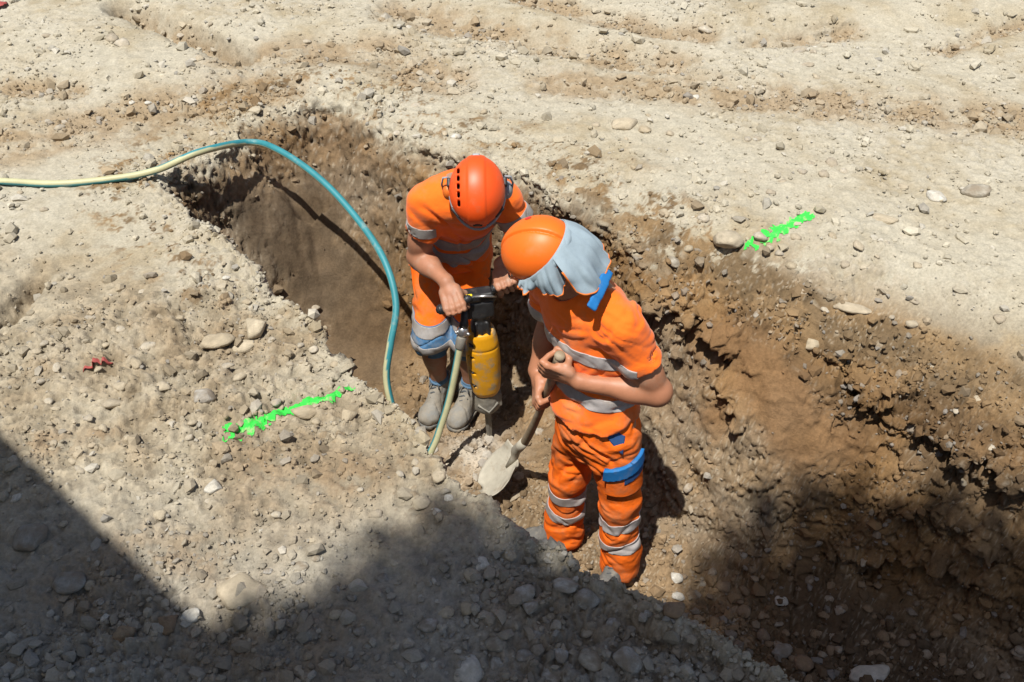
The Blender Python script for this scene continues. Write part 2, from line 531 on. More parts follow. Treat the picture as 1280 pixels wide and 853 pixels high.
ny, nx = X.shape
idx = np.arange(ny * nx).reshape(ny, nx)
quads = np.stack([idx[:-1, :-1], idx[:-1, 1:], idx[1:, 1:], idx[1:, :-1]], -1).reshape(-1, 4)
GV = np.stack([X, Y, Z], -1).reshape(-1, 3)
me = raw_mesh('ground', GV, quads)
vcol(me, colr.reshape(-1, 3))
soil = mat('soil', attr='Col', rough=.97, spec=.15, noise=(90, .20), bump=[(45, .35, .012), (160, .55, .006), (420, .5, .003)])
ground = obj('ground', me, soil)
tag(ground, 'dusty pale building ground with a brown trench cut across it', kind='structure')
gz = Lookup()
# ------------------------------------------------------------------ unseen cabin and tree, added to throw the foreground shade
def shade_to(x, y, z):
    """point at height z whose shadow falls on (x, y, 0)"""
    return np.array([x - SUN_OX * z, y - SUN_OY * z, z])


def box_faces(lo, hi):
    lo = np.array(lo); hi = np.array(hi)
    v = np.array([[(lo, hi)[i][0], (lo, hi)[j][1], (lo, hi)[k][2]] for i in (0, 1) for j in (0, 1) for k in (0, 1)])
    f = np.array([[0, 1, 3, 2], [4, 6, 7, 5], [0, 4, 5, 1], [2, 3, 7, 6], [0, 2, 6, 4], [1, 5, 7, 3]])
    return v, f


# cabin added out of view, its roof edge throwing the straight shadow
CABH = 4.3
ea = shade_to(*P(0, 535, z=0)[:2], CABH); eb = shade_to(*P(205, 733, z=0)[:2], CABH)
ed = unit(eb - ea)
cab = empty('shade_cabin', (*(ea - ed * 2.2)[:2], 0))
cab.rotation_euler = (0, 0, math.atan2(ed[1], ed[0]))
tag(cab, 'tall cabin out of view, added so its straight edge shades the lower left corner', 'cabin')
cabw = mat('cabin_paint', (.55, .56, .55), .5, bump=[(30, .1, .01)])
for nm, lo, hi in [('wall', (0, -2.4, 0), (4.9, -.05, CABH - .12)), ('roof', (-.05, -2.45, CABH - .118), (4.95, 0, CABH)),
                   ('door', (2.0, -.048, .1), (2.9, -.01, 2.1)), ('window', (.5, -.048, 1.1), (1.5, -.01, 1.9))]:
    vv, ff = box_faces(lo, hi)
    obj(nm, raw_mesh(nm, vv, ff, False), cabw, cab)

# tree added out of view, crown lobes laid out to cast the round shade
TZ = 8.5
tree = empty('shade_tree', tuple(shade_to(.3, .2, TZ)[:2]) + (0,))
tl = np.array(tree.location)
tag(tree, 'leafy tree out of view, added so its rounded shade covers the near bank', 'tree')
bark = mat('bark', (.12, .085, .06), .9, bump=[(20, .6, .03)])
leafm = mat('leaf', (.06, .10, .03), .6, noise=(3, .3))


def tube(pts, rads, n=10, cap=True):
    pts = np.asarray(pts, float); rads = np.broadcast_to(np.asarray(rads, float), (len(pts),))
    t = np.gradient(pts, axis=0); t /= np.linalg.norm(t, axis=1)[:, None]
    ref = V3(0, 0, 1) if abs(t[0][2]) < .9 else V3(1, 0, 0)
    u = unit(np.cross(t[0], ref)); fr = []
    for i in range(len(pts)):
        u = unit(u - t[i] * (u @ t[i])); fr.append((u, np.cross(t[i], u)))
    a = np.linspace(0, 2 * np.pi, n, endpoint=False)
    v = np.concatenate([pts[i] + rads[i] * (np.cos(a)[:, None] * fr[i][0] + np.sin(a)[:, None] * fr[i][1]) for i in range(len(pts))])
    f = []
    for i in range(len(pts) - 1):
        for j in range(n):
            f.append((i * n + j, i * n + (j + 1) % n, (i + 1) * n + (j + 1) % n, (i + 1) * n + j))
    v = list(v)
    if cap:
        for i, rev in ((0, True), (len(pts) - 1, False)):
            c = len(v); v.append(pts[i])
            for j in range(0, n):
                q = (i * n + j, i * n + (j + 1) % n)
                f.append((q[1], q[0], c, c) if rev else (q[0], q[1], c, c))
    return np.array(v), f


def mesh_py(name, v, f, smooth=True):
    me = bpy.data.meshes.new(name)
    f = [tuple(dict.fromkeys(q)) for q in f]
    me.from_pydata([tuple(map(float, p)) for p in v], [], f)
    me.polygons.foreach_set('use_smooth', np.full(len(me.polygons), smooth, bool))
    me.update()
    return me


tv, tf = tube([(0, 0, -.1), (.05, .05, 2), (0, .1, 4.5), (.1, .2, 7.0), (.1, .2, 8.6)], [.24, .2, .17, .12, .05])
trunk = obj('trunk', mesh_py('trunk', tv, tf), bark, tree)
lobes = [(-.12, 1.52, .50), (-.66, 1.10, .55), (-.42, 1.18, .50), (-.85, .8, .5), (.10, 1.25, .55), (.55, 1.38, .60), (1.05, 1.80, .62), (1.42, 1.70, .60), (1.76, 1.38, .52),
         (1.0, 1.1, .7), (.2, .6, .8), (-.5, .3, .8), (1.2, .4, .9), (2.15, .85, .6), (.5, -.3, .9), (1.7, -.2, .8), (-.3, -.5, .8)]
lv = []
for k, (lx, ly, lr) in enumerate(lobes):
    c = shade_to(lx, ly, TZ + .25 * math.sin(k * 2.3)) - tl
    lb, lf = tube([(0.1, .2, 6.2 + .1 * k), tuple((V3(.1, .2, 6.5) + c) / 2 + V3(0, 0, .1)), tuple(c)], [.07, .05, .02], 6)
    obj('limb', mesh_py('limb', lb, lf), bark, tree)
    nleaf = int(4200 * lr * lr)
    d = rng.normal(size=(nleaf, 3)); d /= np.linalg.norm(d, axis=1)[:, None]
    p = c + d * (rng.random((nleaf, 1)) ** .45) * np.array([lr, lr, lr * .75])
    a = rng.normal(size=(nleaf, 3)); a /= np.linalg.norm(a, axis=1)[:, None]
    b = np.cross(a, d); b /= np.linalg.norm(b, axis=1)[:, None] + 1e-9
    L = rng.uniform(.05, .085, (nleaf, 1)); W = L * .5
    lv.append(np.stack([p - a * L, p + b * W, p + a * L, p - b * W], 1))
lv = np.concatenate(lv).reshape(-1, 3)
obj('crown', raw_mesh('crown', lv, np.arange(len(lv)).reshape(-1, 4), False), leafm, tree)
# ------------------------------------------------------------------ stones and gravel
def stone_mesh(name, seed, sub=2, flat=.7, lump=.16, ang=0.):
    bm = bmesh.new()
    bmesh.ops.create_icosphere(bm, subdivisions=sub, radius=1)
    v = np.array([q.co[:] for q in bm.verts])
    r = np.random.default_rng(seed)
    o = r.uniform(0, 50, 3)
    d = 1 + lump * perlin(v[:, 0] * 1.1 + o[0], v[:, 1] * 1.1 + o[1], v[:, 2] * 1.1 + o[2]) * 1.6 \
        + lump * .35 * perlin(v[:, 0] * 3 + o[0], v[:, 1] * 3 + o[1], v[:, 2] * 3 + o[2])
    v = v * d[:, None]
    if ang:
        for _ in range(12):                       # knock flat facets off
            n = unit(r.normal(size=3)); lim = r.uniform(.50, .85)
            k = v @ n
            v = v - np.clip(k - lim, 0, 9)[:, None] * n * ang
    v = v * np.array([1, r.uniform(.68, .9), flat * r.uniform(.85, 1.1)])
    for q, c in zip(bm.verts, v): q.co = c
    for f in bm.faces: f.smooth = True
    me = bpy.data.meshes.new(name); bm.to_mesh(me); bm.free()
    return me


def stone_mat(name, cols, dust=(.44, .37, .27), dustamt=.55, scale=9):
    m = bpy.data.materials.new(name); m.use_nodes = True
    nt = m.node_tree; bs = nt.nodes['Principled BSDF']
    bs.inputs['Roughness'].default_value = .88; bs.inputs['Specular IOR Level'].default_value = .25
    oi = nt.nodes.new('ShaderNodeObjectInfo'); rp = nt.nodes.new('ShaderNodeValToRGB')
    rp.color_ramp.interpolation = 'CONSTANT'
    el = rp.color_ramp.elements
    for k, c in enumerate(cols):
        e = el[k] if k < 2 else el.new(k / len(cols))
        e.position = k / len(cols); e.color = (*c, 1)
    nt.links.new(oi.outputs['Random'], rp.inputs[0])
    tc = nt.nodes.new('ShaderNodeTexCoord')
    va = nt.nodes.new('ShaderNodeVectorMath'); va.operation = 'ADD'
    nt.links.new(tc.outputs['Object'], va.inputs[0]); nt.links.new(oi.outputs['Location'], va.inputs[1])
    nz = nt.nodes.new('ShaderNodeTexNoise'); nz.inputs['Scale'].default_value = 2.2; nz.inputs['Detail'].default_value = 7
    nz.inputs['Roughness'].default_value = .7
    nt.links.new(va.outputs[0], nz.inputs['Vector'])
    mr = nt.nodes.new('ShaderNodeMapRange'); mr.inputs['From Min'].default_value = .3; mr.inputs['From Max'].default_value = .7
    mr.inputs['To Min'].default_value = .58; mr.inputs['To Max'].default_value = 1.3
    nt.links.new(nz.outputs['Fac'], mr.inputs['Value'])
    sc_ = nt.nodes.new('ShaderNodeVectorMath'); sc_.operation = 'SCALE'
    nt.links.new(rp.outputs[0], sc_.inputs[0]); nt.links.new(mr.outputs[0], sc_.inputs['Scale'])
    n2 = nt.nodes.new('ShaderNodeTexNoise'); n2.inputs['Scale'].default_value = 1.3; n2.inputs['Detail'].default_value = 5
    nt.links.new(va.outputs[0], n2.inputs['Vector'])
    m2 = nt.nodes.new('ShaderNodeMapRange'); m2.inputs['From Min'].default_value = .38; m2.inputs['From Max'].default_value = .62
    m2.inputs['To Max'].default_value = dustamt
    nt.links.new(n2.outputs['Fac'], m2.inputs['Value'])
    mi = nt.nodes.new('ShaderNodeMix'); mi.data_type = 'RGBA'
    nt.links.new(m2.outputs[0], mi.inputs['Factor']); nt.links.new(sc_.outputs[0], mi.inputs['A'])
    mi.inputs['B'].default_value = (*dust, 1)
    nt.links.new(mi.outputs['Result'], bs.inputs['Base Color'])
    b = nt.nodes.new('ShaderNodeBump'); b.inputs['Strength'].default_value = .35; b.inputs['Distance'].default_value = .008
    n3 = nt.nodes.new('ShaderNodeTexNoise'); n3.inputs['Scale'].default_value = scale; n3.inputs['Detail'].default_value = 6
    nt.links.new(va.outputs[0], n3.inputs['Vector']); nt.links.new(n3.outputs['Fac'], b.inputs['Height'])
    nt.links.new(b.outputs[0], bs.inputs['Normal'])
    return m


DUST = (.40, .335, .235)
st_tan = stone_mat('stone_tan', [(.42, .35, .25), (.46, .39, .28), (.38, .31, .21)], DUST, .6)
st_grey = stone_mat('stone_grey', [(.36, .34, .295), (.40, .375, .33), (.31, .295, .26), (.36, .325, .26)], (.22, .17, .115), .75)
st_pale = stone_mat('stone_pale', [(.55, .52, .45), (.60, .57, .50)], DUST, .35)
st_brown = stone_mat('stone_brown', [(.27, .20, .13), (.24, .17, .11), (.30, .23, .15)], (.27, .18, .10), .6)
st_mix = stone_mat('stone_mixed', [(.41, .345, .25), (.36, .32, .26), (.43, .365, .265), (.37, .305, .21), (.46, .41, .33), (.34, .29, .22)], DUST, .65)
st_wall = stone_mat('stone_in_trench', [(.25, .18, .11), (.30, .23, .15), (.22, .17, .12), (.38, .33, .26), (.27, .20, .13)], (.24, .16, .09), .5)

big_round = [stone_mesh('stone_round_%d' % k, 40 + k, 3, .66, .26, .55) for k in range(5)]
big_ang = [stone_mesh('stone_angular_%d' % k, 60 + k, 3, .72, .15, .85) for k in range(5)]


def put_stone(name, me, m, px, py, wpx, hpx, rot=0., sink=.35, parent=None, tilt=(0, 0)):
    q = hit(px, py + hpx * .30)
    depth = (q - np.array([0, 0, CAM_H])) @ _F
    rx = .5 * wpx / FPX * depth
    ang = math.atan2(CAM_H - q[2], q[1])
    ry = .5 * hpx / FPX * depth / max(.5, math.sin(ang) * .75 + .25)
    rz = min(rx, ry) * .85
    o = bpy.data.objects.new(name, me.copy() if me.users == 0 else me)
    if not o.data.materials: o.data.materials.append(m)
    link(o, parent)
    o.material_slots[0].link = 'OBJECT'; o.material_slots[0].material = m
    o.scale = (rx * 1.02, ry * 1.12, rz)
    o.rotation_euler = (tilt[0], tilt[1], rot)
    o.location = (q[0], q[1] + ry * .15, q[2] + rz * (1 - 2 * sink) * .35 - (rz * .12 if parent is not None else -rz * .06))
    return o


BIG = [  # px, py, w, h, round/angular, material, rotation, sink, label
    (300, 728, 76, 56, 'r0', st_tan, -.5, .52, 'large flat tan oval stone half buried in sun at the shadow edge'),
    (40, 664, 44, 44, 'r1', st_grey, .3, .35, 'big grey rounded boulder in the cabin shadow at the left edge'),
    (88, 722, 42, 36, 'r2', st_grey, .1, .3, 'grey and brown two-tone stone in shadow below the grey boulder'),
    (210, 772, 34, 38, 'a0', st_brown, .6, .25, 'rough dark angular stone at the tip of the cabin shadow'),
    (239, 768, 25, 22, 'r3', st_pale, .4, .3, 'pale stone touching the rough dark stone at the shadow tip'),
    (155, 787, 27, 27, 'r4', st_brown, .9, .3, 'round brown stone in shadow between the two-tone and rough stones'),
    (589, 832, 46, 40, 'r1', st_pale, 1.2, .3, 'pale round cobble with a dark chip at the bottom edge'),
    (1086, 838, 66, 30, 'r0', st_pale, .1, .3, 'large pale oblong stone lying on the shaded trench floor'),
    (319, 403, 36, 32, 'a1', st_tan, .2, .3, 'blocky tan stone standing proud on the sunlit near bank'),
    (272, 421, 44, 24, 'r2', st_tan, .35, .55, 'flat tan stone sunk into the bank left of the blocky stone'),
    (303, 431, 34, 20, 'r3', st_tan, .2, .5, 'low tan stone just below the blocky stone on the bank'),
    (254, 490, 31, 34, 'a2', st_grey, 1.4, .4, 'smooth grey upright stone on the bank above the left paint mark'),
    (911, 297, 42, 32, 'a3', st_mix, -.2, .02, 'grey angular rock jutting over the trench lip beside the right paint mark'),
    (842, 324, 17, 19, 'r4', st_grey, .5, .25, 'small smooth grey pebble stuck below the lip left of the jutting rock'),
    (783, 153, 36, 19, 'r1', st_tan, .25, .35, 'long tan cobble leading a small cluster on the far ground'),
    (806, 160, 16, 13, 'r2', st_tan, .25, .35, 'small cobble right beside the long tan cobble on the far ground'),
    (1222, 238, 36, 20, 'r3', st_grey, .0, .35, 'smooth oblong grey cobble near the right edge of the ground'),
    (1171, 243, 24, 19, 'a4', st_pale, .3, .35, 'white angular cobble left of the oblong grey cobble'),
    (1105, 268, 20, 28, 'r0', st_tan, 1.2, .45, 'upright oval tan cobble between paint mark and white cobble'),
    (1067, 383, 48, 17, 'r2', st_tan, -.25, .4, 'long curved tan stone on the sunlit slope at right'),
    (1017, 427, 30, 19, 'a0', st_tan, -.15, .4, 'tan stone embedded in the right trench slope below the curved one'),
    (733, 742, 34, 32, 'r4', st_grey, .2, .35, 'large grey cobble on the shaded crest closest to the shoveller'),
    (708, 724, 23, 34, 'r1', st_grey, 1.5, .35, 'tall grey cobble left of the largest crest cobble'),
    (656, 740, 32, 26, 'r3', st_grey, .5, .4, 'upper of two stacked dark stones on the shaded near bank'),
    (663, 755, 28, 18, 'a1', st_grey, .5, .3, 'lower of two stacked dark stones on the shaded near bank'),
    (845, 719, 19, 18, 'a2', st_pale, -.5, .3, 'white pointed stone on the trench floor behind the boots'),
    (848, 743, 19, 15, 'a3', st_pale, -.4, .3, 'white wedge stone resting above the brown boulder in the trench'),
    (842, 758, 36, 26, 'r0', st_brown, .1, .35, 'brown rounded boulder on the trench floor by the crest'),
    (977, 749, 18, 15, 'a4', st_pale, .3, .3, 'small bright white stone in the shaded trench at right'),
    (267, 605, 26, 22, 'a1', st_pale, -.6, .35, 'white angular shard on the bank below the left paint mark'),
    (380, 511, 40, 22, 'a2', st_tan, .15, .45, 'beige slab stone touching the lower edge of the left paint mark'),
    (436, 515, 28, 21, 'a0', st_tan, .1, .35, 'beige faceted stone right of the left paint mark'),
    (548, 591, 23, 22, 'a3', st_tan, .7, .35, 'tan lump stone on the crest below the hose'),
    (526, 624, 23, 22, 'r2', st_tan, .9, .4, 'tan cobble on the bank just outside the round shade'),
    (387, 785, 27, 27, 'r4', st_grey, .4, .35, 'grey round cobble alone in the round shade at lower left'),
    (536, 780, 26, 21, 'r3', st_grey, .2, .35, 'grey cobble in the round shade above the chipped pale cobble'),
    (787, 820, 40, 32, 'a4', st_grey, -.5, .35, 'broad grey slab stone near the lower end of the crest'),
    (742, 816, 30, 40, 'r1', st_grey, 1.1, .4, 'tall grey stone left of the broad slab near the crest'),
    (690, 838, 28, 34, 'r0', st_grey, 1.3, .4, 'grey oval stone at the bottom edge right of the chipped cobble'),
    (1003, 824, 26, 26, 'r2', st_brown, .5, .3, 'brown upright cobble in the trench left of the pale oblong stone'),
    (979, 812, 26, 22, 'r3', st_grey, .2, .3, 'whitish topped stone in the trench beside the brown upright cobble'),
]
for k, (px, py, w, h, kind, m, rot, sink, lab) in enumerate(BIG):
    src = (big_round if kind[0] == 'r' else big_ang)[int(kind[1])]
    o = put_stone('stone', src, m, px, py, w, h, rot, sink)
    tag(o, lab, 'stone', 'larger loose stones')

small = [stone_mesh('stone_small_%d' % k, 90 + k, 2, .7, .24, .0 if k % 3 == 2 else .9) for k in range(10)]
bxy = [(b[0], b[1]) for b in BIG]
HANDST = [(395, 383, 14, 10), (355, 718, 15, 13), (335, 712, 14, 12), (128, 715, 12, 11), (62, 735, 14, 12), (18, 707, 11, 10), (36, 785, 9, 8), (125, 750, 14, 13),
          (112, 728, 18, 17), (135, 712, 18, 17), (130, 770, 20, 12), (120, 800, 16, 15), (145, 822, 15, 13), (115, 835, 14, 12), (60, 840, 20, 12),
          (420, 765, 17, 15), (450, 785, 18, 16), (510, 800, 20, 18), (480, 720, 20, 16), (560, 760, 26, 22), (585, 755, 24, 24), (620, 800, 26, 26),
          (640, 690, 20, 18), (600, 700, 28, 26), (590, 715, 22, 20), (690, 770, 20, 18), (672, 790, 22, 20), (695, 778, 18, 18), (735, 785, 18, 20),
          (620, 825, 20, 24), (655, 815, 24, 26), (700, 812, 22, 26), (810, 800, 12, 10), (765, 775, 20, 20), (870, 700, 16, 15), (890, 712, 18, 16),
          (905, 730, 20, 18), (930, 760, 22, 24), (895, 775, 20, 22), (955, 790, 22, 20), (930, 800, 26, 22), (1020, 790, 18, 16), (1050, 760, 16, 15),
          (1085, 758, 15, 15), (1105, 776, 11, 10), (1145, 752, 13, 12), (1200, 770, 18, 10), (1240, 816, 10, 9), (1130, 800, 22, 16), (1160, 815, 18, 14),
          (1100, 815, 18, 12), (1170, 790, 16, 12), (1040, 810, 16, 16), (1080, 800, 20, 14), (1225, 840, 24, 14), (1085, 652, 9, 9), (1020, 697, 9, 9),
          (1205, 600, 9, 14), (1240, 558, 10, 10), (1222, 495, 13, 13), (1195, 512, 11, 9), (1165, 455, 14, 10), (1140, 402, 18, 13), (1250, 395, 22, 14),
          (1075, 302, 16, 20), (1040, 200, 20, 16), (1030, 215, 14, 12), (1055, 212, 12, 10), (1130, 230, 14, 12), (1125, 110, 12, 9), (965, 238, 16, 10),
          (860, 308, 20, 15), (880, 270, 17, 13), (833, 263, 16, 14), (950, 292, 22, 15), (995, 294, 14, 12), (975, 315, 14, 10), (990, 330, 16, 12),
          (140, 45, 16, 14), (155, 52, 22, 12), (248, 70, 16, 14), (165, 127, 10, 8), (185, 127, 13, 9), (75, 157, 14, 10), (55, 260, 12, 8),
          (555, 165, 12, 10), (640, 178, 12, 8), (520, 130, 18, 10), (605, 138, 14, 10), (745, 155, 12, 8), (838, 165, 14, 10), (870, 120, 10, 8),
          (885, 35, 22, 10), (1000, 62, 22, 8), (1030, 57, 14, 6), (1010, 80, 20, 7), (545, 88, 12, 8), (525, 90, 12, 8), (500, 150, 10, 8),
          (355, 560, 10, 9), (265, 575, 12, 8), (150, 480, 20, 14), (110, 520, 16, 12), (60, 500, 18, 12), (170, 450, 16, 18), (225, 395, 18, 10),
          (185, 430, 20, 14), (205, 480, 24, 16), (140, 500, 30, 18), (70, 455, 12, 18), (395, 525, 12, 10), (345, 500, 14, 14), (330, 470, 10, 8),
          (375, 430, 10, 8), (310, 375, 14, 10), (350, 395, 14, 10), (285, 455, 20, 10), (300, 468, 18, 12), (200, 640, 18, 16), (180, 620, 10, 8),
          (130, 635, 9, 8), (20, 620, 14, 12), (30, 565, 20, 10), (10, 590, 10, 8), (320, 640, 9, 7), (345, 640, 22, 14), (390, 672, 14, 12),
          (395, 695, 20, 14), (375, 705, 24, 16), (420, 735, 14, 12), (440, 745, 14, 12), (210, 715, 9, 7), (230, 675, 10, 12), (205, 660, 12, 10),
          (260, 625, 9, 8), (470, 640, 20, 14), (450, 610, 14, 10), (500, 590, 14, 10), (520, 575, 12, 12), (540, 560, 16, 14), (560, 620, 16, 14)]
r2 = np.random.default_rng(21)
placed = []
for (px, py, w, h) in HANDST:
    inn = (px > 860 and py > 690 - (px < 900) * 0) or (px > 1000 and py > 640)
    m = st_wall if inn else (st_grey if (py > 690 and r2.random() < .6) else (st_pale if r2.random() < .12 else st_mix))
    o = put_stone('stone', small[r2.integers(10)], m, px, py, w, h, r2.uniform(-.6, .6), .32, ground, (r2.uniform(-.2, .2), r2.uniform(-.2, .2)))
    placed.append((px, py))
nrest = 300 - len(HANDST)
k = 0
while k < nrest:
    u = r2.random()
    if u < .50: px, py = r2.uniform(0, 900), r2.uniform(400, 850)
    elif u < .68: px, py = r2.uniform(840, 1280), r2.uniform(690, 850)
    else: px, py = r2.uniform(0, 1280), r2.uniform(20, 480)
    q = hit(px, py)
    if perlin(np.float32(q[0] * 1.9), np.float32(q[1] * 1.9), np.float32(.7)) < .05: continue      # stones lie in patches
    inn = q[2] < -.5
    if q[2] < -.2 and (not inn or px < 640) and r2.random() < .8: continue
    if inn and (px < 860 or py < 690) and r2.random() < .9: continue
    w = r2.uniform(9, 17) * (.7 + .5 * py / 853.)
    m = st_wall if q[2] < -.25 else (st_grey if (py > 690 and r2.random() < .5) else (st_pale if r2.random() < .08 else st_mix))
    put_stone('stone', small[r2.integers(10)], m, px, py, w, w * r2.uniform(.6, .85), r2.uniform(-1, 1), .48, ground,
              (r2.uniform(-.3, .3), r2.uniform(-.3, .3)))
    k += 1

# gravel and crumbs: too many to count
inn = ((np.abs(SS) < 1.2) & (YY > 1.05) & (YY < 6.2)).ravel()
wgt = (.16 + 1.15 * np.clip(rough, 0, 1) ** 1.4 + .5 * rmask).ravel() * (1 - .97 * smooth.ravel()) * (1 - .5 * wallm.ravel() * (steep.ravel() > .4)) * inn
wgt = wgt * (.35 + np.clip(.5 + 2.2 * fbm(X, Y, Z, 2.6, 3), 0, 1.6).ravel())
wgt /= wgt.sum()
wgt_big = wgt * (1 + 1.3 * (nearb * sm(1.9 - Y, 0, .4)).ravel() - .35 * (nearb * sm(Y - 1.7, 0, .3)).ravel() + 2.0 * shz.ravel() + 1.5 * (infl * (X > .4)).ravel()); wgt_big /= wgt_big.sum()
ico_bm = bmesh.new(); bmesh.ops.create_icosphere(ico_bm, subdivisions=1, radius=1)
IV1 = np.array([q.co[:] for q in ico_bm.verts]); IF1 = np.array([[q.index for q in f.verts] for f in ico_bm.faces]); ico_bm.free()
IV2 = np.array([[1, 0, 0], [-1, 0, 0], [0, 1, 0], [0, -1, 0], [0, 0, 1], [0, 0, -1.]])
IF2 = np.array([[0, 2, 4], [2, 1, 4], [1, 3, 4], [3, 0, 4], [2, 0, 5], [1, 2, 5], [3, 1, 5], [0, 3, 5]])
av, af, ac, off0 = [], [], [], 0
for NG, IV, IF, s_lo, s_hi, pw in ((12500, IV1, IF1, .0068, .027, .40), (42000, IV2, IF2, .0030, .0062, .35)):
    pick = r2.choice(len(GV), NG, replace=True, p=wgt_big if NG < 30000 else wgt)
    size = np.clip(s_lo * (1 - r2.random(NG)) ** (-pw), s_lo * .9, s_hi).astype(np.float32)
    size *= (.75 + .3 * (GV[pick, 1] / 3.))
    jit = 1 + r2.normal(0, .20, (NG, len(IV), 1))
    sc3 = np.stack([r2.uniform(.8, 1.35, NG), r2.uniform(.7, 1.1, NG), r2.uniform(.5, .9, NG)], 1)
    th = r2.uniform(0, 2 * np.pi, NG); ph = r2.normal(0, .5, NG)
    v = IV[None] * jit * sc3[:, None, :]
    ct, stn = np.cos(th)[:, None], np.sin(th)[:, None]; cp, sp = np.cos(ph)[:, None], np.sin(ph)[:, None]
    v = np.stack([v[..., 0], v[..., 1] * cp - v[..., 2] * sp, v[..., 1] * sp + v[..., 2] * cp], -1)
    v = np.stack([v[..., 0] * ct - v[..., 1] * stn, v[..., 0] * stn + v[..., 1] * ct, v[..., 2]], -1)
    nn = N.reshape(-1, 3)[pick]
    ctr = GV[pick] + r2.normal(0, .003, (NG, 3)) + nn * (size * .30)[:, None]
    v = v * size[:, None, None] + ctr[:, None, :]
    av.append(v.reshape(-1, 3))
    af.append((IF[None] + (np.arange(NG) * len(IV))[:, None, None]).reshape(-1, 3) + off0); off0 += NG * len(IV)
    gc = colr.reshape(-1, 3)[pick] * r2.uniform(.80, 1.18, (NG, 1))
    sel = r2.random(NG)
    gc = np.where((sel < .12)[:, None], gc * .45 + .55 * np.array([.47, .44, .38]) * np.clip(gc.sum(1, keepdims=True) / 1.0, .55, 1), gc)
    gc = np.where((sel > .96)[:, None], gc * .3 + .7 * np.array([.25, .235, .21]), gc)
    ac.append(np.repeat(gc, len(IV), 0))
v = np.concatenate(av); gf = np.concatenate(af)
gme = raw_mesh('gravel', v, gf, False)
vcol(gme, np.concatenate(ac))
grav = obj('gravel', gme, mat('gravel', attr='Col', rough=.95, spec=.2, noise=(160, .14)))
tag(grav, 'fine gravel and soil crumbs strewn over the dug ground', kind='stuff')
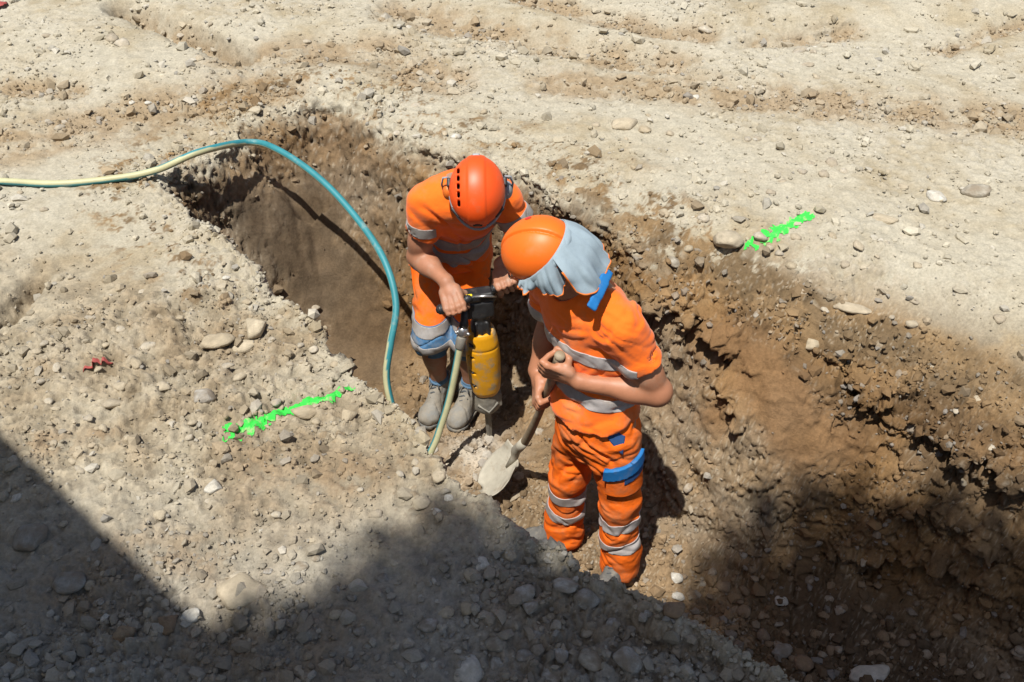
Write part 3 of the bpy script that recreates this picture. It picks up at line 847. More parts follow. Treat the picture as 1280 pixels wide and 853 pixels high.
# ------------------------------------------------------------------ implicit modelling (bodies, clothes, helmets)
class Vol:
    def __init__(s, lo, hi, h):
        s.h = h; s.lo = np.array(lo, float); s.n = np.ceil((np.array(hi) - s.lo) / h).astype(int) + 1
        s.F = np.full(s.n, .08, np.float32)
        s.ax = [(s.lo[i] + h * np.arange(s.n[i])).astype(np.float32) for i in range(3)]

    def win(s, lo, hi):
        a = np.clip(np.floor((np.array(lo) - s.lo) / s.h).astype(int), 0, s.n)
        b = np.clip(np.ceil((np.array(hi) - s.lo) / s.h).astype(int) + 1, 0, s.n)
        if (b <= a).any(): return None
        sl = tuple(slice(i, j) for i, j in zip(a, b))
        return sl, s.ax[0][sl[0]][:, None, None], s.ax[1][sl[1]][None, :, None], s.ax[2][sl[2]][None, None, :]

    def put(s, fn, lo, hi, k=.0, op='u'):
        m = k + 3 * s.h
        w = s.win(np.array(lo) - m, np.array(hi) + m)
        if w is None: return
        sl, x, y, z = w
        d = fn(x, y, z); f = s.F[sl]
        if op == 'u':
            if k > 0:
                hh = np.clip(.5 + .5 * (f - d) / k, 0, 1); s.F[sl] = f * (1 - hh) + d * hh - k * hh * (1 - hh)
            else: s.F[sl] = np.minimum(f, d)
        elif op == 's':                           # subtract
            if k > 0:
                hh = np.clip(.5 - .5 * (f + d) / k, 0, 1); s.F[sl] = f * (1 - hh) - d * hh + k * hh * (1 - hh)
            else: s.F[sl] = np.maximum(f, -d)
        elif op == 'i':
            s.F[sl] = np.maximum(f, d)

    def cap(s, a, b, r1, r2=None, k=0., op='u', flat=None):
        """tapered capsule; flat=(axis, ratio) squashes it along an axis"""
        a = np.asarray(a, float); b = np.asarray(b, float); r2 = r1 if r2 is None else r2
        e = b - a; L2 = max(e @ e, 1e-9); R = max(r1, r2) * (max(1, flat[1]) if flat else 1)

        def fn(x, y, z):
            t = np.clip(((x - a[0]) * e[0] + (y - a[1]) * e[1] + (z - a[2]) * e[2]) / L2, 0, 1)
            dx = x - a[0] - t * e[0]; dy = y - a[1] - t * e[1]; dz = z - a[2] - t * e[2]
            if flat:
                ax, q = flat
                c = dx * ax[0] + dy * ax[1] + dz * ax[2]; c2 = c * (1 / q - 1)
                dx = dx + ax[0] * c2; dy = dy + ax[1] * c2; dz = dz + ax[2] * c2
            return np.sqrt(dx * dx + dy * dy + dz * dz) - (r1 + (r2 - r1) * t)
        s.put(fn, np.minimum(a, b) - R, np.maximum(a, b) + R, k, op)

    def chain(s, pts, rads, k=.01, **kw):
        for i in range(len(pts) - 1):
            s.cap(pts[i], pts[i + 1], rads[i], rads[i + 1], k, **kw)

    def ell(s, c, r, A=None, k=0., op='u'):
        """ellipsoid; A = rows are its axes"""
        c = np.asarray(c, float); r = np.asarray(r, float); A = np.eye(3) if A is None else np.asarray(A)
        R = max(r)

        def fn(x, y, z):
            u = [((x - c[0]) * A[i][0] + (y - c[1]) * A[i][1] + (z - c[2]) * A[i][2]) / r[i] for i in range(3)]
            k0 = np.sqrt(u[0] ** 2 + u[1] ** 2 + u[2] ** 2) + 1e-6
            k1 = np.sqrt((u[0] / r[0]) ** 2 + (u[1] / r[1]) ** 2 + (u[2] / r[2]) ** 2) + 1e-6
            return k0 * (k0 - 1) / k1
        s.put(fn, c - R, c + R, k, op)

    def box(s, c, r, A=None, rad=.005, k=0., op='u'):
        c = np.asarray(c, float); A = np.eye(3) if A is None else np.asarray(A); R = float(np.linalg.norm(r))
        r = np.asarray(r, float) - rad

        def fn(x, y, z):
            q = [np.abs((x - c[0]) * A[i][0] + (y - c[1]) * A[i][1] + (z - c[2]) * A[i][2]) - r[i] for i in range(3)]
            o = np.sqrt(sum(np.maximum(t, 0) ** 2 for t in q))
            return o + np.minimum(np.maximum(q[0], np.maximum(q[1], q[2])), 0) - rad
        s.put(fn, c - R, c + R, k, op)

    def plane(s, c, n):
        """cut away everything on the +n side"""
        c = np.asarray(c, float); n = unit(n)
        x, y, z = s.ax[0][:, None, None], s.ax[1][None, :, None], s.ax[2][None, None, :]
        s.F = np.maximum(s.F, ((x - c[0]) * n[0] + (y - c[1]) * n[1] + (z - c[2]) * n[2]).astype(np.float32))

    def loft(s, C, W, D, side, fwd, k=.03):
        """stack of ellipse sections; side/fwd are unit vectors (one or per section)"""
        side = np.broadcast_to(np.asarray(side, float), (len(C), 3)); fwd = np.broadcast_to(np.asarray(fwd, float), (len(C), 3))
        for i in range(len(C) - 1):
            a = np.asarray(C[i], float); b = np.asarray(C[i + 1], float); e = b - a; L2 = e @ e
            sd = unit(side[i] + side[i + 1]); fw = unit(fwd[i] + fwd[i + 1])

            def fn(x, y, z):
                t = np.clip(((x - a[0]) * e[0] + (y - a[1]) * e[1] + (z - a[2]) * e[2]) / L2, 0, 1)
                dx = x - a[0] - t * e[0]; dy = y - a[1] - t * e[1]; dz = z - a[2] - t * e[2]
                wu = W[i] + (W[i + 1] - W[i]) * t; wd = D[i] + (D[i + 1] - D[i]) * t
                u = dx * sd[0] + dy * sd[1] + dz * sd[2]; q = dx * fw[0] + dy * fw[1] + dz * fw[2]
                r2_ = np.maximum(dx * dx + dy * dy + dz * dz - u * u - q * q, 0)
                mm = np.minimum(wu, wd)
                k0 = np.sqrt((u / wu) ** 2 + (q / wd) ** 2 + r2_ / mm ** 2) + 1e-6
                k1 = np.sqrt((u / wu ** 2) ** 2 + (q / wd ** 2) ** 2 + r2_ / mm ** 4) + 1e-6
                return k0 * (k0 - 1) / k1
            R = max(W[i], W[i + 1], D[i], D[i + 1])
            s.put(fn, np.minimum(a, b) - R, np.maximum(a, b) + R, k)

    def disp(s, fn, band=.03):
        """add fn(x, y, z) to the field near the surface (positive = inwards)"""
        i = np.nonzero(np.abs(s.F) < band)
        s.F[i] += fn(s.ax[0][i[0]], s.ax[1][i[1]], s.ax[2][i[2]]).astype(np.float32)

    def mesh(s, smooth=1):
        """naive surface nets"""
        F = s.F; neg = F < 0
        n0, n1, n2 = F.shape
        tot = np.zeros((n0 - 1, n1 - 1, n2 - 1), np.int8)
        for i in (0, 1):
            for j in (0, 1):
                for k in (0, 1):
                    tot += neg[i:n0 - 1 + i, j:n1 - 1 + j, k:n2 - 1 + k]
        ci, cj, ck = np.nonzero((tot > 0) & (tot < 8))
        vid = np.full(tot.shape, -1, np.int32); vid[ci, cj, ck] = np.arange(len(ci))
        acc = np.zeros((len(ci), 3), np.float64); cnt = np.zeros(len(ci))
        cor = [(i, j, k) for i in (0, 1) for j in (0, 1) for k in (0, 1)]
        val = {c: F[ci + c[0], cj + c[1], ck + c[2]] for c in cor}
        for a in cor:
            for d in range(3):
                if a[d] == 1: continue
                b = list(a); b[d] = 1; b = tuple(b)
                va, vb = val[a], val[b]
                m = (va < 0) != (vb < 0)
                t = np.where(m, va / np.where(m, va - vb, 1), 0)
                p = np.array(a, float)[None, :] + t[:, None] * (np.array(b) - np.array(a))[None, :]
                acc[m] += p[m]; cnt[m] += 1
        V = s.lo + s.h * (np.stack([ci, cj, ck], 1) + acc / cnt[:, None])
        faces = []
        for d in range(3):
            e1, e2 = [(1, 2), (2, 0), (0, 1)][d]
            sl0 = [slice(1, -1)] * 3; sl0[d] = slice(0, F.shape[d] - 1)
            sl1 = list(sl0); sl1[d] = slice(1, F.shape[d])
            A = neg[tuple(sl0)]; B = neg[tuple(sl1)]
            for flip, m in ((False, A & ~B), (True, ~A & B)):
                q = np.stack(np.nonzero(m), 1)
                if not len(q): continue
                for ax in range(3):
                    if ax != d: q[:, ax] += 1
                o = np.zeros(3, int)
                corners = []
                for (u, w) in ((1, 1), (0, 1), (0, 0), (1, 0)):
                    o = np.zeros(3, int); o[e1] = -u; o[e2] = -w
                    c = q + o
                    corners.append(vid[c[:, 0], c[:, 1], c[:, 2]])
                f = np.stack(corners, 1)
                faces.append(f[:, ::-1] if flip else f)
        f = np.concatenate(faces)
        f = f[(f >= 0).all(1)]
        for _ in range(smooth):
            acc = np.zeros_like(V); c = np.zeros(len(V))
            for a in range(4):
                for b in (1, 3):
                    np.add.at(acc, f[:, a], V[f[:, (a + b) % 4]]); np.add.at(c, f[:, a], 1)
            V = .55 * V + .45 * acc / np.maximum(c, 1)[:, None]
        return V, f


def vnormals(V, f):
    n = np.cross(V[f[:, 2]] - V[f[:, 0]], V[f[:, 3]] - V[f[:, 1]])
    N_ = np.zeros_like(V)
    for a in range(4): np.add.at(N_, f[:, a], n)
    return N_ / (np.linalg.norm(N_, axis=1)[:, None] + 1e-12)


def keep_main(V, f, n=1):
    """keep the n largest connected pieces"""
    lab = np.arange(len(V))
    while True:
        m = lab[f].min(1); new = lab.copy()
        for a in range(4): np.minimum.at(new, f[:, a], m)
        new = new[new]
        if (new == lab).all(): break
        lab = new
    ids, c = np.unique(lab[f[:, 0]], return_counts=True)
    good = ids[np.argsort(-c)[:n]]
    f = f[np.isin(lab[f[:, 0]], good)]
    u, inv = np.unique(f, return_inverse=True)
    return V[u], inv.reshape(f.shape)


def patch(name, V, f, planes, m, parent, off=.0025, thick=.002):
    """a piece of a garment's surface between planes [(co, no)] keeps (p-co).no > 0, laid on top of it"""
    Nn = vnormals(V, f)
    ok = np.ones(len(V), bool)
    for co, no in planes:
        ok &= ((V - np.asarray(co)) @ unit(no)) > -.015
    ff = f[ok[f].any(1)]
    u, inv = np.unique(ff, return_inverse=True)
    W = V[u] + Nn[u] * off
    ff = inv.reshape(ff.shape)
    loc = np.array(root_loc(parent))
    bm = bmesh.new()
    vs = [bm.verts.new(p) for p in (W - loc)]
    for q in ff:
        try: bm.faces.new([vs[i] for i in q])
        except ValueError: pass
    for co, no in planes:
        g = bm.verts[:] + bm.edges[:] + bm.faces[:]
        bmesh.ops.bisect_plane(bm, geom=g, plane_co=Vector(np.asarray(co) - loc), plane_no=Vector(unit(no)), clear_inner=True)
    for q in bm.faces: q.smooth = True
    me = bpy.data.meshes.new(name); bm.to_mesh(me); bm.free()
    o = obj(name, me, m, parent)
    sol = o.modifiers.new('thickness', 'SOLIDIFY'); sol.thickness = thick + off * .8; sol.offset = -1
    return o


def frame(up, fwd):
    """rows: left, forward, up"""
    up = unit(up); fwd = unit(np.asarray(fwd, float) - up * (np.asarray(fwd, float) @ up))
    return np.array([np.cross(up, fwd), fwd, up])


def head(V, c, A, k=.012):
    """head with face; c = centre of skull, A = frame(left, forward, up)"""
    L, Fw, U = A

    def q(l, f, u): return np.asarray(c) + L * l + Fw * f + U * u
    V.ell(q(0, -.012, .02), (.077, .098, .092), A, .02)                # skull
    V.ell(q(0, .03, -.05), (.062, .066, .075), A, .03)                 # face
    V.cap(q(0, .062, -.108), q(0, .068, -.112), .020, .018, .025)      # chin
    for s in (1, -1):
        V.cap(q(s * .055, -.005, -.06), q(s * .02, .055, -.105), .020, .018, .022)   # jaw
        V.ell(q(s * .045, .062, -.028), (.022, .016, .018), A, .014)   # cheek
        V.ell(q(s * .031, .092, .000), (.017, .013, .012), A, .010, 's')  # eye socket
        V.ell(q(s * .031, .079, -.001), (.0125, .0125, .0125), A, .002)   # eyeball
        V.cap(q(s * .014, .090, .019), q(s * .048, .078, .020), .008, .007, .008)    # brow
        V.ell(q(s * .079, -.008, -.018), (.010, .020, .032), A, .006)  # ear
        V.ell(q(s * .087, -.002, -.016), (.006, .010, .018), A, .004, 's')
        V.cap(q(s * .012, .098, -.042), q(s * .014, .095, -.042), .008, .007, .006)  # nostril wing
    V.chain([q(0, .086, .012), q(0, .105, -.028), q(0, .108, -.038)], [.008, .011, .011], .008)   # nose
    V.cap(q(-.018, .085, -.069), q(.018, .085, -.069), .0065, .0065, .006)   # lips
    V.cap(q(-.015, .084, -.079), q(.015, .084, -.079), .007, .007, .006)
    V.cap(q(-.022, .0935, -.0742), q(.022, .0935, -.0742), .0022, .0022, .002, 's')


def grip(V, c, a, r, elbow, hand, sc_=1.14):
    """a hand closed round a bar: c = middle of the grip, a = bar direction towards the thumb; returns the wrist"""
    a = unit(a); c = np.asarray(c, float); v = np.asarray(elbow, float) - c
    v = unit(v - a * (v @ a)); e2 = -v
    e1 = np.cross(a, e2) * (-1 if hand == 'right' else 1)
    lo = [-.0305, -.0105, .0105, .0305]; ln = [.82, .95, 1.0, .95]   # little .. index along +a

    def q(s, p1, p2):                             # hand sized up about the bar
        return c + sc_ * (a * s + e1 * p1 + e2 * p2)
    r = r / sc_
    for s, l in zip(lo, ln):
        fr = .0086 * sc_ * (.92 if l < .9 else 1.0)
        kn = q(s * 1.04, r + .0165, .030 * l); pip = q(s, r * .75 + .0135, .036 * l + r * .8)
        pip2 = q(s, -.002, r + .0165)
        dip = q(s * .98, -r * .95 - .0075, r * .6 + .006); tip = q(s * .97, -r - .0075, -.010 * l)
        V.chain([kn, pip, pip2, dip, tip], [fr * 1.16, fr * 1.08, fr * 1.05, fr * .98, fr * .86], .0025)
        V.cap(kn, kn, fr * 1.28, None, .006)
        V.cap(q(s * .8, r + .018, -.045), kn, .0125 * sc_, .0105 * sc_, .007)       # metacarpal
    V.cap(q(-.028, r + .012, -.046), q(-.030, r + .013, .012), .014 * sc_, .012 * sc_, .010)   # heel of the hand
    V.cap(q(.024, r + .010, -.040), q(.030, r + .004, -.008), .016 * sc_, .013 * sc_, .012)    # ball of the thumb
    V.chain([q(.030, r + .006, -.030), q(.044, -.002, -r - .013), q(.041, -r - .011, -r * .5 - .002), q(.037, -r - .013, r * .5 + .008)],
            list(np.array([.0125, .0110, .0102, .0085]) * sc_), .004)
    w = q(-.002, r + .022, -.078)
    V.cap(q(0, r + .018, -.04), w, .025 * sc_, .0245 * sc_, .012, flat=(e1, .72))
    return w


def limbs_arm(V, sh, el, wr, r=1.0, k=.018):
    sh, el, wr = map(lambda t: np.asarray(t, float), (sh, el, wr))
    V.cap(sh, el, .046, .041 * r, k)
    V.ell(sh + (el - sh) * .70, (.047 * r, .047 * r, .075), np.stack(_basis(el - sh)), .02)
    V.cap(el, el, .040 * r, None, .02)
    V.cap(el, wr, .041 * r, .0262 * r, k)
    V.ell(el + (wr - el) * .28, (.046 * r, .043 * r, .085), np.stack(_basis(wr - el)), .02)


def sleeve(V, sh, el, r0, r1, frac, k=.03, tilt=(0, 0, 0)):
    """short sleeve merged into a shirt, open and cleanly cut at its end"""
    V2 = Vol(V.lo, V.lo + (V.n - 1) * V.h - V.h * .5, V.h)
    V2.cap(sh, sh + (el - sh) * (frac + .12), r0, r1)
    d = unit(el - sh); e = sh + (el - sh) * frac
    V2.plane(e, unit(d + np.asarray(tilt, float)))
    f = V.F; d2 = V2.F[tuple(slice(0, q) for q in f.shape)]
    hh = np.clip(.5 + .5 * (f - d2) / k, 0, 1)
    V.F = (f * (1 - hh) + d2 * hh - k * hh * (1 - hh)).astype(np.float32)


def sleeve_open(V, sh, el, r, frac):
    d = unit(el - sh); e = sh + (el - sh) * frac
    V.cap(e - d * .05, e + d * .06, r * .97, r * 1.03, 0, 's')


def _basis(d):
    d = unit(d); u = unit(np.cross(d, (0, 0, 1) if abs(d[2]) < .9 else (1, 0, 0)))
    return u, np.cross(d, u), d
# ------------------------------------------------------------------ clothing and skin materials
orange = mat('orange_hivis_cloth', (.93, .160, .010), .82, spec=.25, sheen=.15, noise=(14, .06), bump=[(38, .30, .008), (900, .12, .001)], stain=((.40, .20, .09), 6, .52, .85))
orange_tr = mat('orange_work_cloth', (.90, .155, .010), .85, spec=.2, noise=(10, .10), bump=[(34, .35, .009), (700, .18, .0015)], stain=((.36, .20, .10), 7, .47, .80))
refl = mat('reflective_tape', (.38, .345, .33), .42, spec=.5, noise=(60, .10), stain=((.34, .28, .22), 12, .50, .8))
refl_b = mat('reflective_tape_dusty', (.31, .29, .275), .5, spec=.4, noise=(60, .12), stain=((.26, .22, .18), 12, .50, .8))
blue = mat('blue_cloth', (.015, .15, .40), .75, spec=.25, noise=(25, .12), stain=((.2, .22, .25), 9, .55, .85))
blue_d = mat('dusty_blue_cloth', (.05, .15, .29), .8, noise=(25, .15), stain=((.27, .25, .22), 11, .48, .8))
navy = mat('navy_cloth', (.02, .07, .20), .8, noise=(25, .15))
skin = mat('tanned_skin', (.41, .175, .092), .5, spec=.45, noise=(22, .10), bump=[(350, .15, .0012)], stain=((.40, .28, .20), 10, .55, .9))
skin2 = mat('dusty_skin', (.37, .165, .092), .55, spec=.4, noise=(22, .12), bump=[(350, .15, .0012)], stain=((.36, .27, .20), 9, .48, .8))
boot_m = mat('dusty_boot_leather', (.25, .22, .175), .85, noise=(18, .2), bump=[(120, .3, .003)], stain=((.20, .20, .19), 14, .45, .7))
boot_g = mat('grey_boot_leather', (.12, .115, .105), .85, noise=(18, .2), bump=[(120, .3, .003)], stain=((.30, .26, .20), 14, .52, .75))
sole_m = mat('boot_sole', (.12, .115, .105), .85, noise=(30, .2), stain=((.30, .25, .18), 10, .5, .7))
lace_m = mat('boot_lace', (.07, .075, .08), .8)
sock_m = mat('blue_sock', (.10, .19, .30), .9, bump=[(300, .3, .002)])
helm_a = mat('helmet_orange_plastic', (.86, .15, .010), .48, spec=.5, noise=(7, .05), bump=[(60, .03, .002)], stain=((.62, .20, .06), 9, .58, .85))
helm_b = mat('helmet_red_orange_plastic', (.80, .085, .008), .46, spec=.5, noise=(7, .05), stain=((.50, .16, .07), 9, .58, .85))
blackp = mat('black_plastic', (.018, .018, .02), .5, noise=(30, .3), stain=((.14, .12, .10), 12, .55, .8))
greyp = mat('grey_plastic', (.28, .30, .32), .5, noise=(30, .15))
flap_m = mat('grey_blue_cotton', (.30, .375, .42), .88, noise=(18, .12), bump=[(60, .08, .003), (500, .15, .0015)])
red_m = mat('red_sticker', (.62, .03, .03), .5)
glass_m = mat('clear_plastic', (.9, .92, .92), .08, trans=.9)
FLOOR = -1.0


def build_body(name, joints, parent, m, lo, hi, h, grips, head_c, head_A, rmul=1.0):
    V = Vol(lo, hi, h)
    J = joints
    sd, fw = J['side'], J['fwd']
    V.loft([J['pelvis'] + V3(0, 0, -.06), J['pelvis'], J['waist'], J['chest'], J['shmid'], J['neck']], [.135, .145, .13, .145, .14, .06],
           [.095, .10, .09, .10, .085, .058], sd, fw, .04)
    V.chain([J['neck'] - (J['neck'] - J['shmid']) * .3, J['neck'], head_c - head_A[2] * .07 - head_A[1] * .015], [.065, .058, .054], .03)
    head(V, head_c, head_A)
    for s in ('l', 'r'):
        w = grip(V, *grips[s][:3], J[s + 'el'], 'left' if s == 'l' else 'right')
        J[s + 'wr'] = w
        limbs_arm(V, J[s + 'sh'], J[s + 'el'], w, rmul)
        V.cap(J['shmid'], J[s + 'sh'], .06, .055, .04)
        hp, kn, an, to = J[s + 'hip'], J[s + 'kn'], J[s + 'an'], J[s + 'toe']
        V.cap(hp, kn, .080, .055, .03); V.cap(kn, an, .052, .036, .02)
        cf = unit(np.cross(sd, kn - an))
        V.ell(kn + (an - kn) * .3 - fw * .015, (.055, .055, .12), np.stack(_basis(an - kn)), .03)
        V.cap(an + V3(0, 0, -.02), an + (to - an) * V3(.55, .55, .75), .034, .026, .02)
    Vv, f = V.mesh(1)
    Vv, f = keep_main(Vv, f)
    return obj_w(name, Vv, f, m, parent)


def boot(name, an, toe, parent, sock=None, h=.005, m=None):
    """laced work boot: an = ankle joint, toe = tip of the foot"""
    d = unit((toe - an) * V3(1, 1, 0)); sd = np.cross(V3(0, 0, 1), d)
    zf = toe[2] - .03
    heel = V3(*(an - d * .05)[:2], zf); tip = V3(*(an + d * .185)[:2], zf)
    V = Vol(np.minimum(heel, tip) - .09, np.maximum(np.maximum(heel, tip), an) + .10, h)
    A = np.array([d, sd, V3(0, 0, 1)])
    V.cap(heel + V3(0, 0, .045) + d * .01, tip - d * .055 + V3(0, 0, .042), .040, .046, .0)
    V.ell(tip - d * .055 + V3(0, 0, .045), (.062, .049, .038), A, .02)
    V.cap(an + V3(0, 0, .055) - d * .005, heel + d * .045 + V3(0, 0, .05), .052, .046, .03)
    V.cap(an + d * .02 + V3(0, 0, .03), tip - d * .08 + V3(0, 0, .06), .04, .034, .03)
    V.plane(an + V3(0, 0, .085), V3(0, 0, 1) - d * .15)
    V.cap(an + V3(0, 0, .03), an + V3(0, 0, .12), .040, .042, 0, 's')
    V.plane(heel + V3(0, 0, .012), (0, 0, -1))
    V.disp(lambda x, y, z: .0035 * perlin(x * 28, y * 28, z * 28) + .002 * perlin(x * 60, y * 60, z * 60))
    along = lambda x, y, z: (x - an[0]) * d[0] + (y - an[1]) * d[1] + (z - an[2]) * .55
    for t_, w_ in ((.105, .003), (.02, .003), (.068, .0025)):         # toe cap and panel seams
        V.disp(lambda x, y, z: .003 * np.exp(-((along(x, y, z) - t_) / w_) ** 2), .012)
    V.disp(lambda x, y, z: -.003 * sm(along(x, y, z), .105, .112), .012)
    v, f = V.mesh(1)
    b = obj_w(name, v, f, m or boot_m, parent)
    S = Vol(np.minimum(heel, tip) - .09, np.maximum(heel, tip) + .09, h)
    S.cap(heel + d * .01 + V3(0, 0, .012), tip - d * .05 + V3(0, 0, .012), .044, .051)
    S.ell(tip - d * .05 + V3(0, 0, .012), (.062, .053, .05), A, .01)
    S.plane(heel + V3(0, 0, .024), (0, 0, 1)); S.plane(heel, (0, 0, -1))
    S.disp(lambda x, y, z: .004 * np.maximum(0, np.sin(((x - heel[0]) * d[0] + (y - heel[1]) * d[1]) * 260)) * (z < heel[2] + .012))
    v, f = S.mesh(0)
    so = obj_w('sole', v, f, sole_m, b)
    for i in range(5):
        t = i / 4
        c = (an + V3(0, 0, .065) + d * .045) * (1 - t) + (tip - d * .085 + V3(0, 0, .096)) * t
        w = .024 - .004 * t
        pts = [c - sd * w + V3(0, 0, -.012), c - sd * w * .5 + d * .004, c + V3(0, 0, .006), c + sd * w * .5 - d * .004, c + sd * w + V3(0, 0, -.012)]
        tv, tf = tube(pts, .0044, 6)
        obj_w('lace', tv, tf_quads(tf), lace_m, b)
    bow = an + V3(0, 0, .07) + d * .05
    for s in (1, -1):
        tv, tf = tube([bow, bow + sd * s * .018 + d * .012 + V3(0, 0, .004), bow + sd * s * .026 + d * .02 - V3(0, 0, .016)], .003, 6)
        obj_w('lace', tv, tf_quads(tf), lace_m, b)
    if sock is not None:
        K = Vol(an - .08, an + V3(.08, .08, .18), h)
        K.cap(an + V3(0, 0, .02), an + (sock - an) * .20, .040, .046)
        K.disp(lambda x, y, z: .003 * np.sin(z * 300 + 4 * perlin(x * 30, y * 30, z * 30)))
        v, f = K.mesh(1)
        obj_w('sock', v, f, sock_m, b)
    return b


def tf_quads(f):
    return [tuple(q) if len(q) == 4 else tuple(q) + (q[-1],) for q in f]


def obj_w(name, v, faces, m, parent, smooth=True):
    off = np.array(root_loc(parent), float)
    v = np.asarray(v, float) - off
    if isinstance(faces, list):
        return obj(name, mesh_py(name, v, faces, smooth), m, parent)
    return obj(name, raw_mesh(name, v, faces, smooth), m, parent)


def folds(V, dirv, freq, amp, warp=.3, seed=0., ridged=True, mask=None, width=.13):
    """creases running across dirv: narrow valleys between flat panels (ridged) or broad waves"""
    dirv = np.asarray(dirv, float); b1, b2, d = _basis(dirv)

    def fn(x, y, z):
        u = x * d[0] + y * d[1] + z * d[2]; p = x * b1[0] + y * b1[1] + z * b1[2]; q = x * b2[0] + y * b2[1] + z * b2[2]
        n = perlin(u * freq + seed + warp * perlin(p * 6, q * 6, u * 6) * 2, p * freq * .25, q * freq * .25)
        k = np.clip(.5 + 1.8 * perlin(x * 7 + seed, y * 7, z * 7), 0, 1)
        n = (np.exp(-(n / width) ** 2) - .25 * np.exp(-((np.abs(n) - 2.2 * width) / width) ** 2)) * k if ridged else n * 1.6
        r = amp * n
        if mask is not None: r = r * mask(x, y, z)
        return r
    V.disp(fn)


# ================================================================== worker with the shovel
A_side = unit(V3(.66, -.75, 0)); A_fwd = unit(V3(-.75, -.66, 0))
JA = dict(side=A_side, fwd=A_fwd,
          pelvis=V3(.30, 2.50, -.10), waist=V3(.300, 2.535, .04), chest=V3(.265, 2.55, .24), shmid=V3(.228, 2.54, .39), neck=V3(.208, 2.53, .45),
          lsh=V3(.345, 2.42, .368), rsh=V3(.118, 2.66, .37), lel=V3(.487, 2.385, .095), rel=V3(.150, 2.735, .10),
          lhip=V3(.365, 2.435, -.15), rhip=V3(.245, 2.565, -.15), lkn=V3(.408, 2.415, -.52), rkn=V3(.222, 2.545, -.52),
          lan=V3(.437, 2.415, -.90), ran=V3(.218, 2.575, -.90), ltoe=V3(.34, 2.255, -.97), rtoe=V3(.02, 2.55, -.97))
SH_TOP = V3(.158, 2.43, .215); SH_NECK = V3(.028, 2.875, -.78)
sh_dir = unit(SH_TOP - SH_NECK)
shp = lambda t: SH_NECK + (SH_TOP - SH_NECK) * t + V3(.012, .0, 0) * math.sin(t * math.pi) + V3(-.02, .01, .0) * math.exp(-(t / .12) ** 2)
wa = empty('person', (.32, 2.49, FLOOR))
tag(wa, 'person in orange work clothes and grey neck flap standing with a shovel', 'person', 'people digging in the trench')
HA_c = V3(.092, 2.505, .575)
HA_A = frame((-.60, -.05, .80), (-.76, .37, -.54))
gl = shp(.945); gr = shp(.68)
bodyA = build_body('body', JA, wa, skin, (-.06, 2.12, -1.02), (.66, 2.90, .78), .0050,
                   dict(l=(gl, sh_dir, .0165), r=(gr, sh_dir, .0165)), HA_c, HA_A, 1.17)
# T-shirt
V = Vol((.0, 2.2, -.34), (.62, 2.86, .56), .0060)
V.loft([V3(.30, 2.50, -.24), V3(.300, 2.51, -.12), V3(.298, 2.53, .04), V3(.268, 2.55, .23), V3(.232, 2.545, .35), V3(.212, 2.535, .43)],
       [.192, .178, .154, .166, .158, .072], [.158, .146, .118, .126, .108, .070], A_side, A_fwd, .05)
for s in ('l', 'r'):
    sh, el = JA[s + 'sh'], JA[s + 'el']
    V.cap(JA['shmid'] + V3(0, 0, -.012), sh, .076, .068, .06)
    sleeve(V, sh, el, .068, .079, .60)
    V.ell(sh, (.068, .068, .064), None, .03)
folds(V, (0.25, .1, 1), 15, .011, .5, 2.1, mask=lambda x, y, z: np.clip((.16 - z) * 4, .25, 1.1))
folds(V, unit(V3(.7, -.2, .75)), 15, .012, .4, 7.7, mask=lambda x, y, z: np.clip((z - .05) * 5, 0, 1) * np.clip((x - .27) * 6, .15, 1))
folds(V, unit(V3(-.5, .6, .5)), 9, .008, .5, 17.7, ridged=False)
folds(V, unit(V3(.3, .3, .9)), 27, .005, .6, 4.4)
folds(V, unit(V3(-.8, .1, .6)), 13, .008, .6, 24.4)
for s in ('l', 'r'): sleeve_open(V, JA[s + 'sh'], JA[s + 'el'], .062, .60)
V.plane(V3(.3, 2.5, -.078), (0.12, 0.05, -1))
V.cap(V3(.3, 2.5, -.30), V3(.3, 2.51, -.05), .166, .145, 0, 's', flat=(A_fwd, .78))
V.cap(JA['neck'] + V3(0, 0, -.03), HA_c, .066, .070, .01, 's')
va, fa = keep_main(*V.mesh(1))
shirtA = obj_w('t_shirt', va, fa, orange, wa)
# torso bands
spA = lambda z: V3(.30, 2.535, z)
for z0_, tilt in ((.175, V3(.10, .10, 1)), (-.005, V3(.06, .08, 1))):
    pl = [(spA(z0_), tilt), (spA(z0_ + .052), -tilt), (JA['waist'] + A_side * .225, -A_side), (JA['waist'] - A_side * .30, A_side)]
    patch('reflective_stripe', va, fa, pl, refl, shirtA)
# collar: blue standing band behind the neck
c0 = P(760, 338, y=2.475); c1 = P(738, 387, y=2.345)
V = Vol(np.minimum(c0, c1) - .07, np.maximum(c0, c1) + .07, .005)
cdv = unit(c1 - c0); con = unit(V3(.45, -.55, .7)); con = unit(con - cdv * (con @ cdv)); cwv = np.cross(cdv, con)
for ta, tb, bend in ((0, .36, .004), (.30, .70, .008), (.64, 1.0, .003)):
    V.box(c0 + (c1 - c0) * (ta + tb) / 2 + con * bend, (np.linalg.norm(c1 - c0) * (tb - ta) / 2, .019, .0055), np.array([cdv, cwv, con]), .004, .006)
V.disp(lambda x, y, z: .0015 * perlin(x * 45, y * 45, z * 45))
v, f = V.mesh(1)
obj_w('collar', v, f, blue, shirtA)
